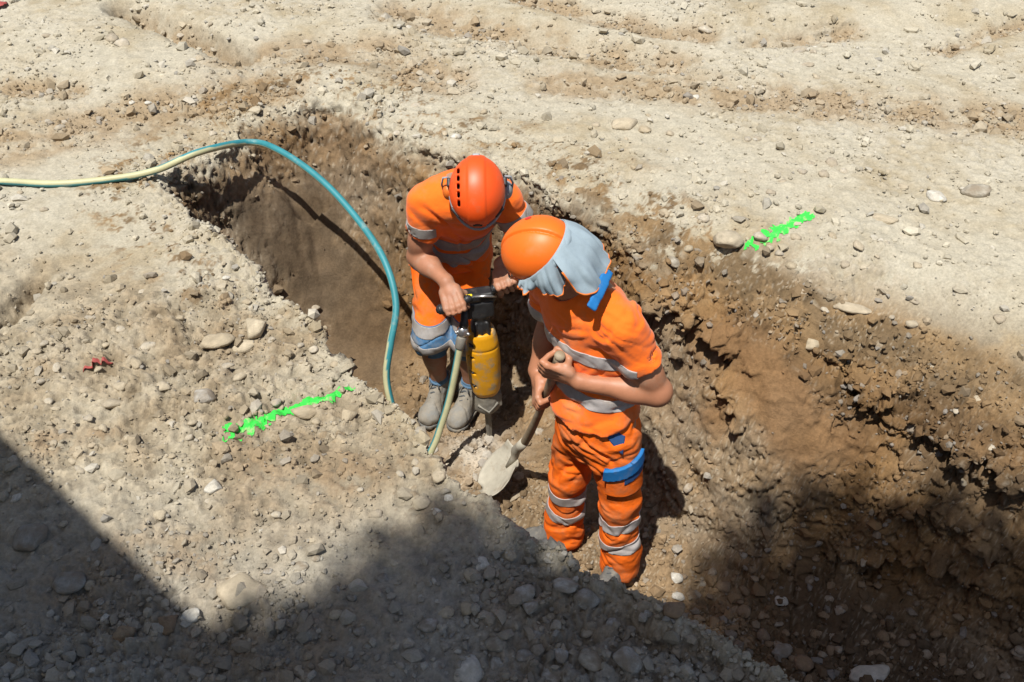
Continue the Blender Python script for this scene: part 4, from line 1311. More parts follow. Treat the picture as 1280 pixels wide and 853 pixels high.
# trousers
V = Vol((.04, 2.16, -1.0), (.66, 2.80, -.02), .0060)
V.loft([V3(.30, 2.50, -.06), V3(.30, 2.50, -.16), V3(.302, 2.50, -.24)], [.145, .154, .152], [.118, .122, .116], A_side, A_fwd, .04)
for s in ('l', 'r'):
    hp, kn, an = JA[s + 'hip'], JA[s + 'kn'], JA[s + 'an']
    V.cap(hp + V3(0, 0, -.03), kn, .092, .078, .03)
    V.cap(kn, an + V3(0, 0, .06), .078, .076, .03)
    V.cap(an + V3(0, 0, .08), an + V3(0, 0, -.02), .077, .084, .02)
vt0, ft0 = V.mesh(2)
folds(V, (.12, .1, 1), 12, .007, .7, 3.3, mask=lambda x, y, z: np.clip((-.28 - z) * 2.2, .15, 1))
folds(V, unit(V3(.55, -.2, 1)), 9, .012, .6, 8.3, mask=lambda x, y, z: np.clip((z + .75) * 4, 0, 1))
folds(V, unit(V3(-.7, .3, .6)), 7, .010, .5, 13.3, ridged=False)
folds(V, unit(V3(.3, .2, .9)), 24, .005, .6, 4.9)
folds(V, unit(V3(-.6, .5, .6)), 13, .009, .6, 34.9)
for s in ('l', 'r'):
    an = JA[s + 'an']
    V.put(lambda x, y, z: np.sqrt((x - an[0]) ** 2 + (y - an[1]) ** 2) - .068 + 0 * z, an - V3(.1, .1, .12), an + V3(.1, .1, -.02), 0, 's') if False else None
V.plane(V3(.3, 2.5, -.948), (0.1, 0.1, -1))
vt, ft = keep_main(*V.mesh(1))
trA = obj_w('trousers', vt, ft, orange_tr, wa)
mid = (JA['lkn'] + JA['rkn']) / 2
lsd = unit((JA['lkn'] - JA['rkn']) * V3(1, 1, 0))
for s, sg in (('l', 1), ('r', -1)):
    kn, an = JA[s + 'kn'], JA[s + 'an']; ax = unit(kn - an)
    for zc in (-.612, -.742):
        c = kn + (an - kn) * ((kn[2] - zc) / (kn[2] - an[2]))
        tl_ = unit(ax + lsd * (-.12 if s == 'l' else .03))
        patch('reflective_stripe', vt, ft, [(c - ax * .026, tl_), (c + ax * .026, -tl_), (mid, lsd * sg)], refl, trA)
# left front pocket edge, cargo pocket with flap
lh = JA['lhip']
dg = unit(A_side * .75 - V3(0, 0, .65))
pc = P(772, 545, y=2.36); pu = unit(A_fwd * .8 + A_side * .6); pt = unit(np.cross(V3(0, 0, 1), pu))
patch('pocket_edge', vt0, ft0, [(pc - pu * .06, pu), (pc + V3(0, 0, .034), unit(V3(0, 0, -1) + pt * .10)), (pc - pt * .034, unit(pt + V3(0, 0, .8))),
                              (pc + pt * .026, -pt)], navy, trA, .007)
cp = lh + (JA['lkn'] - lh) * .34 + A_side * .07
sk = unit(A_side + A_fwd * .9)
tang = unit(np.cross(V3(0, 0, 1), sk))
slope = unit(V3(0, 0, 1) + tang * -.30)
cp2 = cp
body_p = [(cp2 - tang * .085, tang), (cp2 + tang * .075, -tang), (cp2 + V3(0, 0, -.12), (0, 0, 1)), (cp2 + V3(0, 0, .02), (0, 0, -1)), (cp2 - sk * .03, sk)]
patch('cargo_pocket', vt0, ft0, body_p, orange_tr, trA, .011, .006)
flap_p = [(cp2 - tang * .10, tang), (cp2 + tang * .085, -tang), (cp2 + slope * -.008, slope), (cp2 + slope * .045, -slope), (cp2 - sk * .03, sk)]
patch('pocket_flap', vt0, ft0, flap_p, blue, trA, .018, .004)
tagp = [(cp2 - tang * .02, tang), (cp2 + tang * .060, -tang), (cp2 + slope * -.045, slope), (cp2 + slope * -.014, -slope), (cp2 - sk * .03, sk)]
patch('pocket_badge', vt0, ft0, tagp, navy, trA, .0135, .002)
# boots
boot('boot', JA['lan'], JA['ltoe'], wa, m=boot_g)
boot('boot', JA['ran'], JA['rtoe'], wa, m=boot_g)

# helmet
def helmet(name, c, A, m, parent, seam=None, dims=(.100, .122, .096), h=.0033, brim=.018):
    L, Fw, U = A
    hc = np.asarray(c) + U * .035 - Fw * .008
    V = Vol(hc - .18, hc + .18, h)
    V.ell(hc, dims, A)
    V.ell(hc - U * .012, (dims[0] - .004, dims[1] - .004, dims[2] * .8), A, .02)
    V.ell(hc - U * .045 + Fw * .055, (dims[0] * .80, dims[1] * .62 + brim, .012), A, .014)    # peak
    if seam: seam(V, hc, A, dims)
    V.ell(hc - U * .01, np.array(dims) - .012, A, 0, 's')
    lower = hc - U * .052
    V.plane(lower, -U + Fw * .10)
    v, f = keep_main(*V.mesh(1))
    return obj_w(name, v, f, m, parent), hc


def seamA(V, hc, A, dims):
    L, Fw, U = A
    for o_, w_2, dp in ((.014, .0036, .0085),):
        V.disp(lambda x, y, z: dp * np.exp(-((((x - hc[0]) * L[0] + (y - hc[1]) * L[1] + (z - hc[2]) * L[2]) - o_) / w_2) ** 2), .012)
    V.disp(lambda x, y, z: -.0025 * sm(-((x - hc[0]) * L[0] + (y - hc[1]) * L[1] + (z - hc[2]) * L[2]), -.016, -.010), .012)


helA, hcA = helmet('hard_hat', HA_c, HA_A, helm_a, wa, seamA)
L, Fw, U = HA_A
# red round sticker
nst = unit(V3(-.27, .285, .914))
st = hcA + nst * .11
a1, a2, _ = _basis(nst)
ring = [st + nst * 0 + .0115 * (math.cos(t) * a1 + math.sin(t) * a2) for t in np.linspace(0, 2 * np.pi, 20, endpoint=False)]


def on_shell(p, hc, A, dims, off):
    q = np.array([(p - hc) @ a for a in A]); k = 1 / np.linalg.norm(q / np.array(dims))
    s_ = q * k
    nrm = unit(s_ / np.array(dims) ** 2)
    s_ = s_ + nrm * off
    return hc + A[0] * s_[0] + A[1] * s_[1] + A[2] * s_[2]


sv = [on_shell(p, hcA, HA_A, (.100, .122, .096), .0045) for p in ring] + [on_shell(st, hcA, HA_A, (.100, .122, .096), .0052)]
obj_w('sticker', sv, [(i, (i + 1) % 20, 20) for i in range(20)], red_m, helA)

# neck flap: cloth band round the back of the hat with two hanging panels
def rim_pt(th, dz, off):
    k = math.sqrt(max(.2, 1 - (dz / .096) ** 2))
    d = (.100 * k + off, .122 * k + off)
    return hcA + U * dz + L * d[0] * math.sin(th) + Fw * d[1] * math.cos(th)


def cloth_panel(name, th0, th1, n, rows, lenf, hang, m, parent, pleat=3.0, amp=.014, outw=.03, seed=0):
    v = []
    for j in range(rows + 1):
        t = j / rows
        for i in range(n + 1):
            u = i / n
            th = th0 + (th1 - th0) * u
            dz0 = -.012 - .034 * math.cos(th)
            p = rim_pt(th, dz0, .006)
            ln_ = lenf(u)
            o = unit(L * math.sin(th) / .112 + Fw * math.cos(th) / .138)
            dirn = unit(-U * (1 - hang) + V3(0, 0, -1) * hang)
            fl = .22 * math.sin(u * pleat * 11.7 * np.pi + 2.1 * seed + t * 2) + math.sin(u * pleat * 2 * np.pi + seed) * .6 + .4 * math.sin(u * pleat * 4.3 * np.pi + 1.3 + seed + t * 1.5)
            p = p + dirn * ln_ * t + o * (outw * math.sin(min(t * 1.6, 1) * math.pi * .5) * .8 + amp * t ** .8 * fl)
            p = p + o * (.005 * (abs(math.sin(np.pi * u * pleat * 4.1 + seed * 1.7 + .8 * math.sin(3 * t))) - .5) * (.35 + t) + .002 * math.sin(t * 7 + u * 9))
            w_ = perlin(np.array([u * 4.5 + seed, t * 3.]), np.array([t * 2., u * 3 + seed]), np.array([seed, 3.3]))
            p = p + o * .010 * float(w_[0]) * t + dirn * .003 * float(w_[1]) * t
            v.append(p)
    f = [(j * (n + 1) + i, j * (n + 1) + i + 1, (j + 1) * (n + 1) + i + 1, (j + 1) * (n + 1) + i) for j in range(rows) for i in range(n)]
    o = obj_w(name, v, f, m, parent)
    sol = o.modifiers.new('thickness', 'SOLIDIFY'); sol.thickness = .0025
    sb = o.modifiers.new('soft', 'SUBSURF'); sb.levels = 1; sb.render_levels = 1
    ed = [v[rows * (n + 1) + i] for i in range(n + 1)]
    ed = [v[j * (n + 1)] for j in range(rows // 3, rows)] + ed
    tv, tf = tube(ed, .0036, 6)
    obj_w('edge_piping', tv, tf, piping, parent)
    return o


piping = mat('orange_piping', (.80, .20, .03), .8)
flapg = empty('neck_flap', (0, 0, 0)); flapg.parent = helA; flapg.location = (0, 0, 0)
rad = math.radians
cloth_panel('cloth_band', rad(48), rad(312), 60, 4, lambda u: .034, 0.0, flap_m, helA, 0, 0, .008)
bpy.data.objects.remove(flapg)
cloth_panel('side_panel', rad(62), rad(146), 40, 16, lambda u: .022 + .092 * sm(u, .05, .8) - .012 * sm(u, .92, 1.0), .42, flap_m, helA, 1.7, .020, .016, .4)
cloth_panel('back_panel', rad(136), rad(236), 48, 18, lambda u: .200 - .07 * (2 * u - 1) ** 4, .16, flap_m, helA, 1.2, .018, .050, 1.9)
cloth_panel('side_panel', rad(230), rad(304), 36, 16, lambda u: .065 + .06 * sm(1 - u, 0, .6), .50, flap_m, helA, 2.2, .014, .022, 2.4)
# safety glasses
gv = []
for s in (1, -1):
    c = HA_c + L * s * .033 + Fw * .112 + U * -.002
    gv.append(c)
V = Vol(HA_c + Fw * .09 - .12, HA_c + Fw * .09 + .12, .003)
for c in gv: V.ell(c, (.030, .004, .020), HA_A, .004)
v, f = V.mesh(1)
gls = obj_w('safety_glasses', v, f, glass_m, wa)
for s in (1, -1):
    tv, tf = tube([HA_c + L * s * .062 + Fw * .105, HA_c + L * s * .082 + Fw * .07, HA_c + L * s * .086 - Fw * .01], .0028, 6)
    obj_w('temple', tv, tf, piping, gls)

# ================================================================== shovel
shov = empty('shovel', tuple(SH_NECK + V3(-.1, 0, -.2)))
tag(shov, 'dusty round shovel with wooden handle held by the person with the neck flap', 'shovel')
wood = mat('worn_wood', (.27, .20, .125), .7, noise=(9, .2), bump=[(60, .3, .003)], stain=((.36, .31, .22), 14, .5, .75))
steel_d = mat('dusty_steel', (.41, .375, .30), .75, metal=.0, spec=.4, noise=(16, .18), bump=[(60, .15, .003)], stain=((.23, .17, .11), 11, .50, .70))
ts = np.linspace(.03, 1.0, 30)
hp_ = [shp(t) for t in ts]
tv, tf = tube(hp_, np.where(ts < .12, .0185, .0165 + .0012 * np.sin(ts * 9)), 14)
obj_w('handle', tv, tf, wood, shov)
kv = Vol(SH_TOP - .05, SH_TOP + .05, .0025)
kv.ell(SH_TOP + sh_dir * .002, (.019, .019, .012), np.stack(_basis(sh_dir)), 0)
v, f = kv.mesh(1); obj_w('handle_end', v, f, wood, shov)
# blade: dished pan, pointed round
bl = unit(V3(-.62, -.12, -.70)); bw = unit(V3(.05, .97, .18)); bw = unit(bw - bl * (bw @ bl)); bn = np.cross(bl, bw)
if bn[2] < 0: bn = -bn
BL, BW = .232, .110
n, mrows = 18, 20
v = []
for j in range(mrows + 1):
    t = j / mrows
    half = BW * (min(1, .80 + .5 * t) if t < .45 else 1.02 * math.sqrt(max(0, 1 - ((t - .45) / .56) ** 2.6)))
    for i in range(n + 1):
        u = -1 + 2 * i / n
        dish = .030 * (u * u) * (1 - .3 * t) + .03 * (t - .4) ** 2 + .012 * max(0, .25 - t) * 4 * (abs(u) > .75)
        ridge = .010 * math.exp(-(u / .16) ** 2) * max(0, 1 - t * 2.2)
        v.append(SH_NECK + bl * (t * BL + .012) + bw * (u * half) + bn * (dish + ridge - .012))
f = [(j * (n + 1) + i, j * (n + 1) + i + 1, (j + 1) * (n + 1) + i + 1, (j + 1) * (n + 1) + i) for j in range(mrows) for i in range(n)]
blade = obj_w('blade', v, f, steel_d, shov)
s_ = blade.modifiers.new('thickness', 'SOLIDIFY'); s_.thickness = .003
tv, tf = tube([shp(.17), shp(.10), shp(.04), SH_NECK + bl * .02 + bn * .006, SH_NECK + bl * .085 + bn * -.004], [.0195, .0215, .0215, .017, .005], 14)
obj_w('socket', tv, tf, steel_d, shov)
# ================================================================== jackhammer
JT = V3(-.105, 3.19, -1.0); JH = V3(-.140, 3.185, -.115)           # chisel tip, handle bar middle
jup = unit(JH - JT)
GLp = P(569, 380, y=3.13); GRp = P(634, 355, y=3.165)               # grip middles (his right hand, his left hand)
jx = unit(GRp - GLp); jx = unit(jx - jup * (jx @ jup)); jy = np.cross(jup, jx)
AJ = np.array([jx, jy, jup])
jack = empty('jackhammer', tuple(JT))
tag(jack, 'yellow and black pneumatic breaker hammer with its chisel on the trench floor', 'jackhammer')
yel = mat('yellow_paint', (.72, .33, .008), .45, noise=(12, .12), bump=[(50, .1, .003)], stain=((.40, .30, .17), 13, .50, .64))
darkm = mat('dark_cast_metal', (.035, .035, .036), .5, metal=.3, noise=(25, .3), stain=((.16, .14, .11), 14, .52, .75))
dustm = mat('dusty_grey_metal', (.20, .185, .155), .65, metal=.2, noise=(20, .2), bump=[(60, .2, .003)], stain=((.33, .29, .22), 12, .45, .7))
chrome = mat('bright_steel', (.55, .54, .52), .3, metal=.85, noise=(20, .1))
jl = lambda x, y, z: JT + jx * x + jy * y + jup * z
# housing
V = Vol(jl(0, 0, .50) - .26, jl(0, 0, .50) + .26, .004)
prof = [(z + .06, r_) for z, r_ in [(.255, .050), (.275, .066), (.33, .073), (.45, .076), (.50, .074), (.555, .071), (.60, .060), (.615, .052)]]
def hous_fn(x, y, z):
    qx, qy, qz = x - JT[0], y - JT[1], z - JT[2]
    h_ = qx * jup[0] + qy * jup[1] + qz * jup[2]
    u_ = qx * jx[0] + qy * jx[1] + qz * jx[2]; w_2 = qx * jy[0] + qy * jy[1] + qz * jy[2]
    rr = (np.abs(u_) ** 3 + np.abs(w_2) ** 3) ** (1 / 3) * .5 + np.sqrt(u_ * u_ + w_2 * w_2) * .5      # slightly squared round
    R_ = np.interp(h_, [.30, .315, .335, .39, .51, .56, .615, .66, .68], [.050, .058, .066, .071, .074, .073, .069, .060, .050])
    return (rr - R_) * .85


V.put(hous_fn, jl(0, 0, .5) - .24, jl(0, 0, .5) + .24)
V.plane(jl(0, 0, .675), jup); V.plane(jl(0, 0, .305), -jup)
for zz in (.625, .56, .47, .39):                                     # vent slots on two sides
    V.box(jl(-.056, -.048, zz), (.013, .016, .0060), AJ, .003, 0, 's')
V.disp(lambda x, y, z: .003 * np.exp(-((((x - JT[0]) * jup[0] + (y - JT[1]) * jup[1] + (z - JT[2]) * jup[2]) - .595) / .004) ** 2))
v, f = keep_main(*V.mesh(1))
hous = obj_w('housing', v, f, yel, jack)
for zz in (.625, .56, .47, .39):
    for (sx, sy) in ((-.049, -.042),):
        bv = Vol(jl(sx, sy, zz) - .03, jl(sx, sy, zz) + .03, .003)
        bv.box(jl(sx, sy, zz), (.011, .012, .005), AJ, .003)
        v, f = bv.mesh(0); obj_w('vent_slot', v, f, blackp, hous)
# neck cylinder and head casting
V = Vol(jl(0, 0, .72) - .2, jl(0, 0, .72) + .2, .004)
V.cap(jl(0, 0, .64), jl(0, 0, .70), .046, .040); V.cap(jl(0, 0, .70), jl(0, 0, .78), .040, .034, .01)
for sx in (-.03, .0, .03): V.cap(jl(sx, -.042, .66), jl(sx * .8, -.036, .73), .008, .007, .004)
V.box(jl(.0, 0, .80), (.060, .036, .045), AJ, .014, .02)
v, f = V.mesh(1); obj_w('cylinder_head', v, f, darkm, jack)
# handle: bar with two rubber grips and a throttle lever
hl = GLp - JT; hr = GRp - JT
HM = (GLp + GRp) / 2
hdir = unit(GRp - GLp)
tv, tf = tube([jl(-.045, 0, .80), jl(-.062, 0, .845), GLp + hdir * .055, GLp - hdir * .05], .013, 10)
bar = obj_w('handle_bar', tv, tf, darkm, jack)
tv, tf = tube([jl(.045, 0, .80), jl(.062, 0, .845), GRp - hdir * .055, GRp + hdir * .05], .013, 10)
obj_w('handle_bar', tv, tf, darkm, jack)
top = jl(0, 0, .865)
V = Vol(top - .13, top + .13, .0035)
V.box(jl(0, -.004, .862), (.062, .030, .022), AJ, .010)
V.box(jl(-.030, -.024, .868), (.034, .016, .014), AJ, .006, .008)
v, f = V.mesh(1); obj_w('throttle_block', v, f, blackp, jack)
vv = Vol(jl(-.04, -.03, .888) - .03, jl(-.04, -.03, .888) + .03, .0025)
vv.box(jl(-.040, -.030, .886), (.013, .006, .004), AJ, .002)
v, f = vv.mesh(0); obj_w('yellow_marker', v, f, mat('bright_yellow', (.85, .65, .02), .5), jack)
tv, tf = tube([jl(-.03, -.03, .876), jl(.02, -.042, .882), jl(.07, -.040, .872)], .0055, 8)
obj_w('throttle_lever', tv, tf, chrome, jack)
for g, sg in ((GLp, -1), (GRp, 1)):
    V = Vol(g - .09, g + .09, .003)
    V.cap(g - hdir * .056, g + hdir * .056, .0175, .0175)
    V.cap(g + hdir * sg * .058, g + hdir * sg * .062, .022, .022, .004)
    V.disp(lambda x, y, z: .0012 * np.sin(((x - g[0]) * hdir[0] + (y - g[1]) * hdir[1] + (z - g[2]) * hdir[2]) * 700), .01)
    v, f = V.mesh(0); obj_w('rubber_grip', v, f, blackp, jack)
# retainer cup and chisel
V = Vol(jl(0, 0, .25) - .13, jl(0, 0, .25) + .13, .0035)
V.cap(jl(0, 0, .322), jl(0, 0, .235), .054, .063); V.plane(jl(0, 0, .195), -jup); V.plane(jl(0, 0, .318), jup)
V.box(jl(.052, -.01, .26), (.014, .022, .04), AJ, .006, .008); V.box(jl(-.052, -.01, .26), (.012, .020, .045), AJ, .006, .008)
V.disp(lambda x, y, z: .002 * perlin(x * 50, y * 50, z * 50))
v, f = V.mesh(1); ret = obj_w('chisel_retainer', v, f, dustm, jack)
tv, tf = tube([jl(.045, -.045, .26), jl(.0, -.066, .225), jl(-.045, -.045, .26)], .006, 8); obj_w('latch_wire', tv, tf, dustm, ret)
tv, tf = tube([jl(0, 0, .22), jl(0, 0, .05), jl(0, 0, .012), jl(0, 0, -.015)], [.0165, .0160, .0135, .003], 6)
obj_w('chisel', tv, tf, dustm, jack).data.polygons.foreach_set('use_smooth', [False] * len(tf))

# ================================================================== worker with the jackhammer
B_side = unit(V3(.98, .06, 0)); B_fwd = unit(V3(.06, -.98, 0))
JB = dict(side=B_side, fwd=B_fwd,
          pelvis=V3(-.270, 3.58, -.15), waist=V3(-.245, 3.55, -.02), chest=V3(-.205, 3.44, .12), shmid=V3(-.190, 3.35, .24), neck=V3(-.172, 3.29, .30),
          lsh=V3(-.035, 3.355, .225), rsh=V3(-.345, 3.325, .215), lel=V3(.085, 3.37, -.035), rel=V3(-.392, 3.36, -.075),
          lhip=V3(-.190, 3.56, -.19), rhip=V3(-.350, 3.56, -.19), lkn=V3(-.190, 3.335, -.53), rkn=V3(-.365, 3.345, -.53),
          lan=P(589, 489, z=-.895), ran=P(551, 484, z=-.895), ltoe=P(566, 534, z=-.97), rtoe=P(536, 523, z=-.97))
wb = empty('person', (-.27, 3.38, FLOOR))
tag(wb, 'person in orange shorts and red-orange helmet bent over the jackhammer', 'person', 'people digging in the trench')
HB_c = V3(-.130, 3.165, .365)
HB_A = frame((.0, -.72, .70), (.02, -.70, -.72))
bodyB = build_body('body', JB, wb, skin2, (-.56, 3.0, -1.02), (.20, 3.72, .58), .0050,
                   dict(l=(GRp, -hdir, .0175), r=(GLp, hdir, .0175)), HB_c, HB_A, 1.12)
V = Vol((-.56, 3.05, -.36), (.20, 3.76, .44), .0060)
up_b = unit(JB['shmid'] - JB['pelvis']); fw_b = unit(B_fwd - up_b * (B_fwd @ up_b))
V.loft([V3(-.275, 3.57, -.33), V3(-.270, 3.57, -.2), JB['waist'], JB['chest'], JB['shmid'] - up_b * .03, JB['neck'] - V3(0, -.01, .02)],
       [.188, .176, .158, .162, .150, .072], [.156, .146, .124, .122, .105, .070], B_side, [B_fwd, B_fwd, fw_b, fw_b, fw_b, fw_b], .05)
for s in ('l', 'r'):
    sh, el = JB[s + 'sh'], JB[s + 'el']
    V.cap(JB['shmid'] + V3(0, 0, -.015), sh, .074, .066, .06)
    sleeve(V, sh, el, .066, .077, .54)
folds(V, unit(V3(.05, .2, 1)), 15, .012, .5, 2.6, mask=lambda x, y, z: np.clip((.10 - z) * 4, .2, 1.1))
folds(V, unit(V3(.8, 0, .6)), 12, .012, .4, 9.7)
folds(V, unit(V3(-.6, .5, .5)), 9, .006, .5, 19.7, ridged=False)
for s in ('l', 'r'): sleeve_open(V, JB[s + 'sh'], JB[s + 'el'], .061, .54)
V.plane(V3(-.27, 3.45, -.225), (0.05, -.25, -1))
V.cap(V3(-.27, 3.57, -.36), V3(-.27, 3.57, -.20), .158, .145, 0, 's', flat=(B_fwd, .82))
V.cap(JB['neck'] - up_b * .05, HB_c, .064, .068, .01, 's')
vb, fb = keep_main(*V.mesh(1))
shirtB = obj_w('t_shirt', vb, fb, orange, wb)
bt = unit(up_b + V3(0, -.25, .2))
for (px_, py_) in ((578, 307), (578, 325)):
    c = P(px_, py_, y=3.42)
    patch('reflective_stripe', vb, fb, [(c - bt * .024, bt), (c + bt * .024, -bt), (V3(-.375, 3.4, 0), V3(1, .1, .1)), (V3(-.035, 3.4, 0), V3(-1, .1, .1))], refl_b, shirtB)
for s in ('l', 'r'):
    sh, el = JB[s + 'sh'], JB[s + 'el']; d = unit(el - sh); c = sh + (el - sh) * .36
    sg = 1 if s == 'l' else -1
    patch('reflective_stripe', vb, fb, [(c - d * .024, d), (c + d * .024, -d), (V3(-.19 + sg * .115, 3.3, 0), V3(sg, 0, 0))], refl_b, shirtB)
# shorts
V = Vol((-.54, 3.15, -.70), (.02, 3.74, -.08), .0055)
V.loft([V3(-.27, 3.57, -.12), V3(-.27, 3.57, -.22), V3(-.27, 3.56, -.28)], [.162, .170, .165], [.135, .138, .13], B_side, B_fwd, .04)
for s in ('l', 'r'):
    hp, kn, an = JB[s + 'hip'], JB[s + 'kn'], JB[s + 'an']
    V.cap(hp, kn + V3(0, 0, .02), .094, .080, .03)
    V.cap(kn, kn + (an - kn) * .22, .079, .078, .03)
folds(V, unit(V3(.1, .4, 1)), 13, .010, .6, 5.3)
folds(V, unit(V3(.7, -.2, .7)), 9, .010, .5, 11.3)
hemz = JB['lkn'][2] - .050
V.plane(V3(-.27, 3.4, hemz), (0, .12, -1))
for s in ('l', 'r'):
    kn, an = JB[s + 'kn'], JB[s + 'an']
    V.cap(kn + (an - kn) * .06, kn + (an - kn) * .35, .066, .068, 0, 's')
vs_, fs_ = keep_main(*V.mesh(1))
shB = obj_w('shorts', vs_, fs_, orange_tr, wb)
mb = (JB['lkn'] + JB['rkn']) / 2
hz = unit(V3(0, -.12, 1))
for s, sg in (('l', 1), ('r', -1)):
    sidep = (mb, B_side * sg)
    base = V3(*JB[s + 'kn'][:2], hemz)
    patch('blue_cuff', vs_, fs_, [(base + hz * -.03, hz), (base + hz * .165, -hz), sidep], blue_d, shB, .002)
    for o_ in (.045, .128):
        patch('reflective_stripe', vs_, fs_, [(base + hz * (o_ - .008), hz), (base + hz * (o_ + .034), -hz), sidep], refl_b, shB, .0045)
pk = JB['rhip'] + V3(-.03, -.02, -.0)
patch('pocket_edge', vs_, fs_, [(pk + V3(.0, 0, -.035), V3(0, 0, 1)), (pk + V3(0, 0, .03), V3(0, 0, -1)), (pk + V3(-.02, 0, 0), V3(-1, -.6, .4))], blue, shB, .003)
boot('boot', JB['lan'], JB['ltoe'], wb, JB['lkn'])
boot('boot', JB['ran'], JB['rtoe'], wb, JB['rkn'])

# helmet with vents, rim trim, clips and ear defenders
DB = (.102, .126, .094)


def seamB(V, hc, A, dims):
    L, Fw, U = A
    lat = lambda x, y, z: (x - hc[0]) * L[0] + (y - hc[1]) * L[1] + (z - hc[2]) * L[2]
    V.disp(lambda x, y, z: -.0035 * sm(np.abs(lat(x, y, z)), .037, .030), .012)
    for k in range(5):
        for s in (-1,):
            p = hc + A[0] * s * .066 + A[1] * (.058 - .030 * k) + U * .07
            V.box(p, (.0055, .0105, .05), np.array([A[0], unit(A[1] + A[0] * s * .3), A[2]]), .003, 0, 's')


helB, hcB = helmet('hard_hat', HB_c, HB_A, helm_b, wb, seamB, DB, .0033, .006)
L, Fw, U = HB_A
ring = []
for t in np.linspace(0, 2 * np.pi, 49):
    ring.append(hcB + L * (DB[0] + .001) * math.sin(t) + Fw * (DB[1] + .002 + .010 * max(0, math.cos(t)) ** 3) * math.cos(t) + U * (-.046 - .010 * math.cos(t)))
tv, tf = tube(ring, .0062, 8, False); obj_w('rim_trim', tv, tf, greyp, helB)
iv = Vol(hcB - .15, hcB + .15, .004)
iv.ell(hcB - U * .01, (DB[0] - .015, DB[1] - .015, DB[2] - .015), HB_A); iv.plane(hcB - U * .03, -U)
v, f = iv.mesh(1); obj_w('liner', v, f, blackp, helB)
for s in (1, -1):
    for ff in (.072,):
        p = on_shell(hcB + L * s * .07 + Fw * ff + U * -.012, hcB, HB_A, DB, .004)
        V = Vol(p - .04, p + .04, .003); V.box(p, (.007, .024, .011), np.array([unit(L * s + Fw * .9), unit(Fw - L * s * .9), U]), .004)
        v, f = V.mesh(1); obj_w('visor_clip', v, f, blackp, helB)
p = on_shell(hcB + Fw * .12 + U * -.005, hcB, HB_A, DB, .004)
V = Vol(p - .04, p + .04, .003); V.box(p, (.018, .006, .010), HB_A, .004); V.box(p + U * .012, (.010, .005, .006), HB_A, .003, .003)
v, f = V.mesh(1); obj_w('lamp_clip', v, f, blackp, helB)
p = on_shell(hcB - Fw * .12 + U * .02, hcB, HB_A, DB, .003)
V = Vol(p - .04, p + .04, .003); V.box(p, (.014, .006, .008), HB_A, .003)
v, f = V.mesh(1); obj_w('rear_clip', v, f, greyp, helB)
cup_or = mat('ear_cup_orange', (.75, .16, .02), .45)
for s in (1, -1):
    ec = hcB + L * s * .112 - Fw * .012 - U * .072
    V = Vol(ec - .07, ec + .07, .0035)
    V.ell(ec, (.022, .034, .042), HB_A); V.ell(ec - L * s * .012, (.014, .036, .044), HB_A, .004)
    v, f = V.mesh(1); em = obj_w('ear_defender', v, f, cup_or if s < 0 else greyp, helB)
    tv, tf = tube([ec + L * s * .018, ec + L * s * .022 + U * .03 - Fw * .02, ec + L * s * .014 + U * .075 - Fw * .035, hcB + L * s * .104 + U * .0 - Fw * .05], .0042, 8)
    obj_w('arm_wire', tv, tf, greyp, em)
    p = hcB + L * s * .104 - Fw * .03 - U * .012
    V = Vol(p - .04, p + .04, .003); V.box(p, (.009, .017, .019), HB_A, .005)
    v, f = V.mesh(1); obj_w('side_clip', v, f, blackp, em)
strap = [hcB + L * .092 + U * -.05 + Fw * .02, HB_c + L * .070 - U * .08 + Fw * .04, HB_c - U * .135 + Fw * .06, HB_c - L * .070 - U * .08 + Fw * .04, hcB - L * .092 + U * -.05 + Fw * .02]
tv, tf = tube(strap, .004, 6); obj_w('chin_strap', tv, tf, blackp, helB)
# ================================================================== air hose
def spline(pts, n):
    pts = np.asarray(pts, float); m = len(pts)
    q = np.vstack([2 * pts[0] - pts[1], pts, 2 * pts[-1] - pts[-2]])
    out = []
    for i in range(m - 1):
        p0, p1, p2, p3 = q[i:i + 4]
        for t in np.linspace(0, 1, n, endpoint=False):
            out.append(.5 * (2 * p1 + (p2 - p0) * t + (2 * p0 - 5 * p1 + 4 * p2 - p3) * t * t + (3 * p1 - p0 - 3 * p2 + p3) * t ** 3))
    out.append(pts[-1])
    return np.array(out)


def onground(px, py, up=.017):
    q = hit(px, py); return q + V3(0, 0, up)


HR = .0158
coup = P(577, 421, y=3.10)
hp = [onground(-260, 215), onground(-120, 232), onground(0, 231), onground(70, 234), onground(140, 228), P(195, 213, z=.045), P(250, 190, z=.10),
      P(312, 178, y=4.12), P(350, 189, y=4.02), P(400, 224, y=3.86), P(445, 272, y=3.68), P(480, 325, y=3.48), P(495, 380, y=3.32), P(488, 430, y=3.20),
      P(483, 470, y=3.13), P(490, 508, y=3.07), P(503, 545, y=3.02), P(515, 590, z=-.975) * V3(1, 1, 1), V3(-.34, 2.72, -.962), V3(-.25, 2.80, -.955), P(535, 585, y=2.90),
      P(547, 545, y=2.97), P(560, 505, y=3.02), P(569, 465, y=3.06), coup]
pts = spline(hp, 12)
tv, tf = tube(pts, HR, 16)
ntb = len(pts) * 16
stepl = np.concatenate([[0], np.cumsum(np.linalg.norm(np.diff(pts, axis=0), axis=1))])
teal = np.array([.035, .22, .25]); cream = np.array([.47, .45, .26])
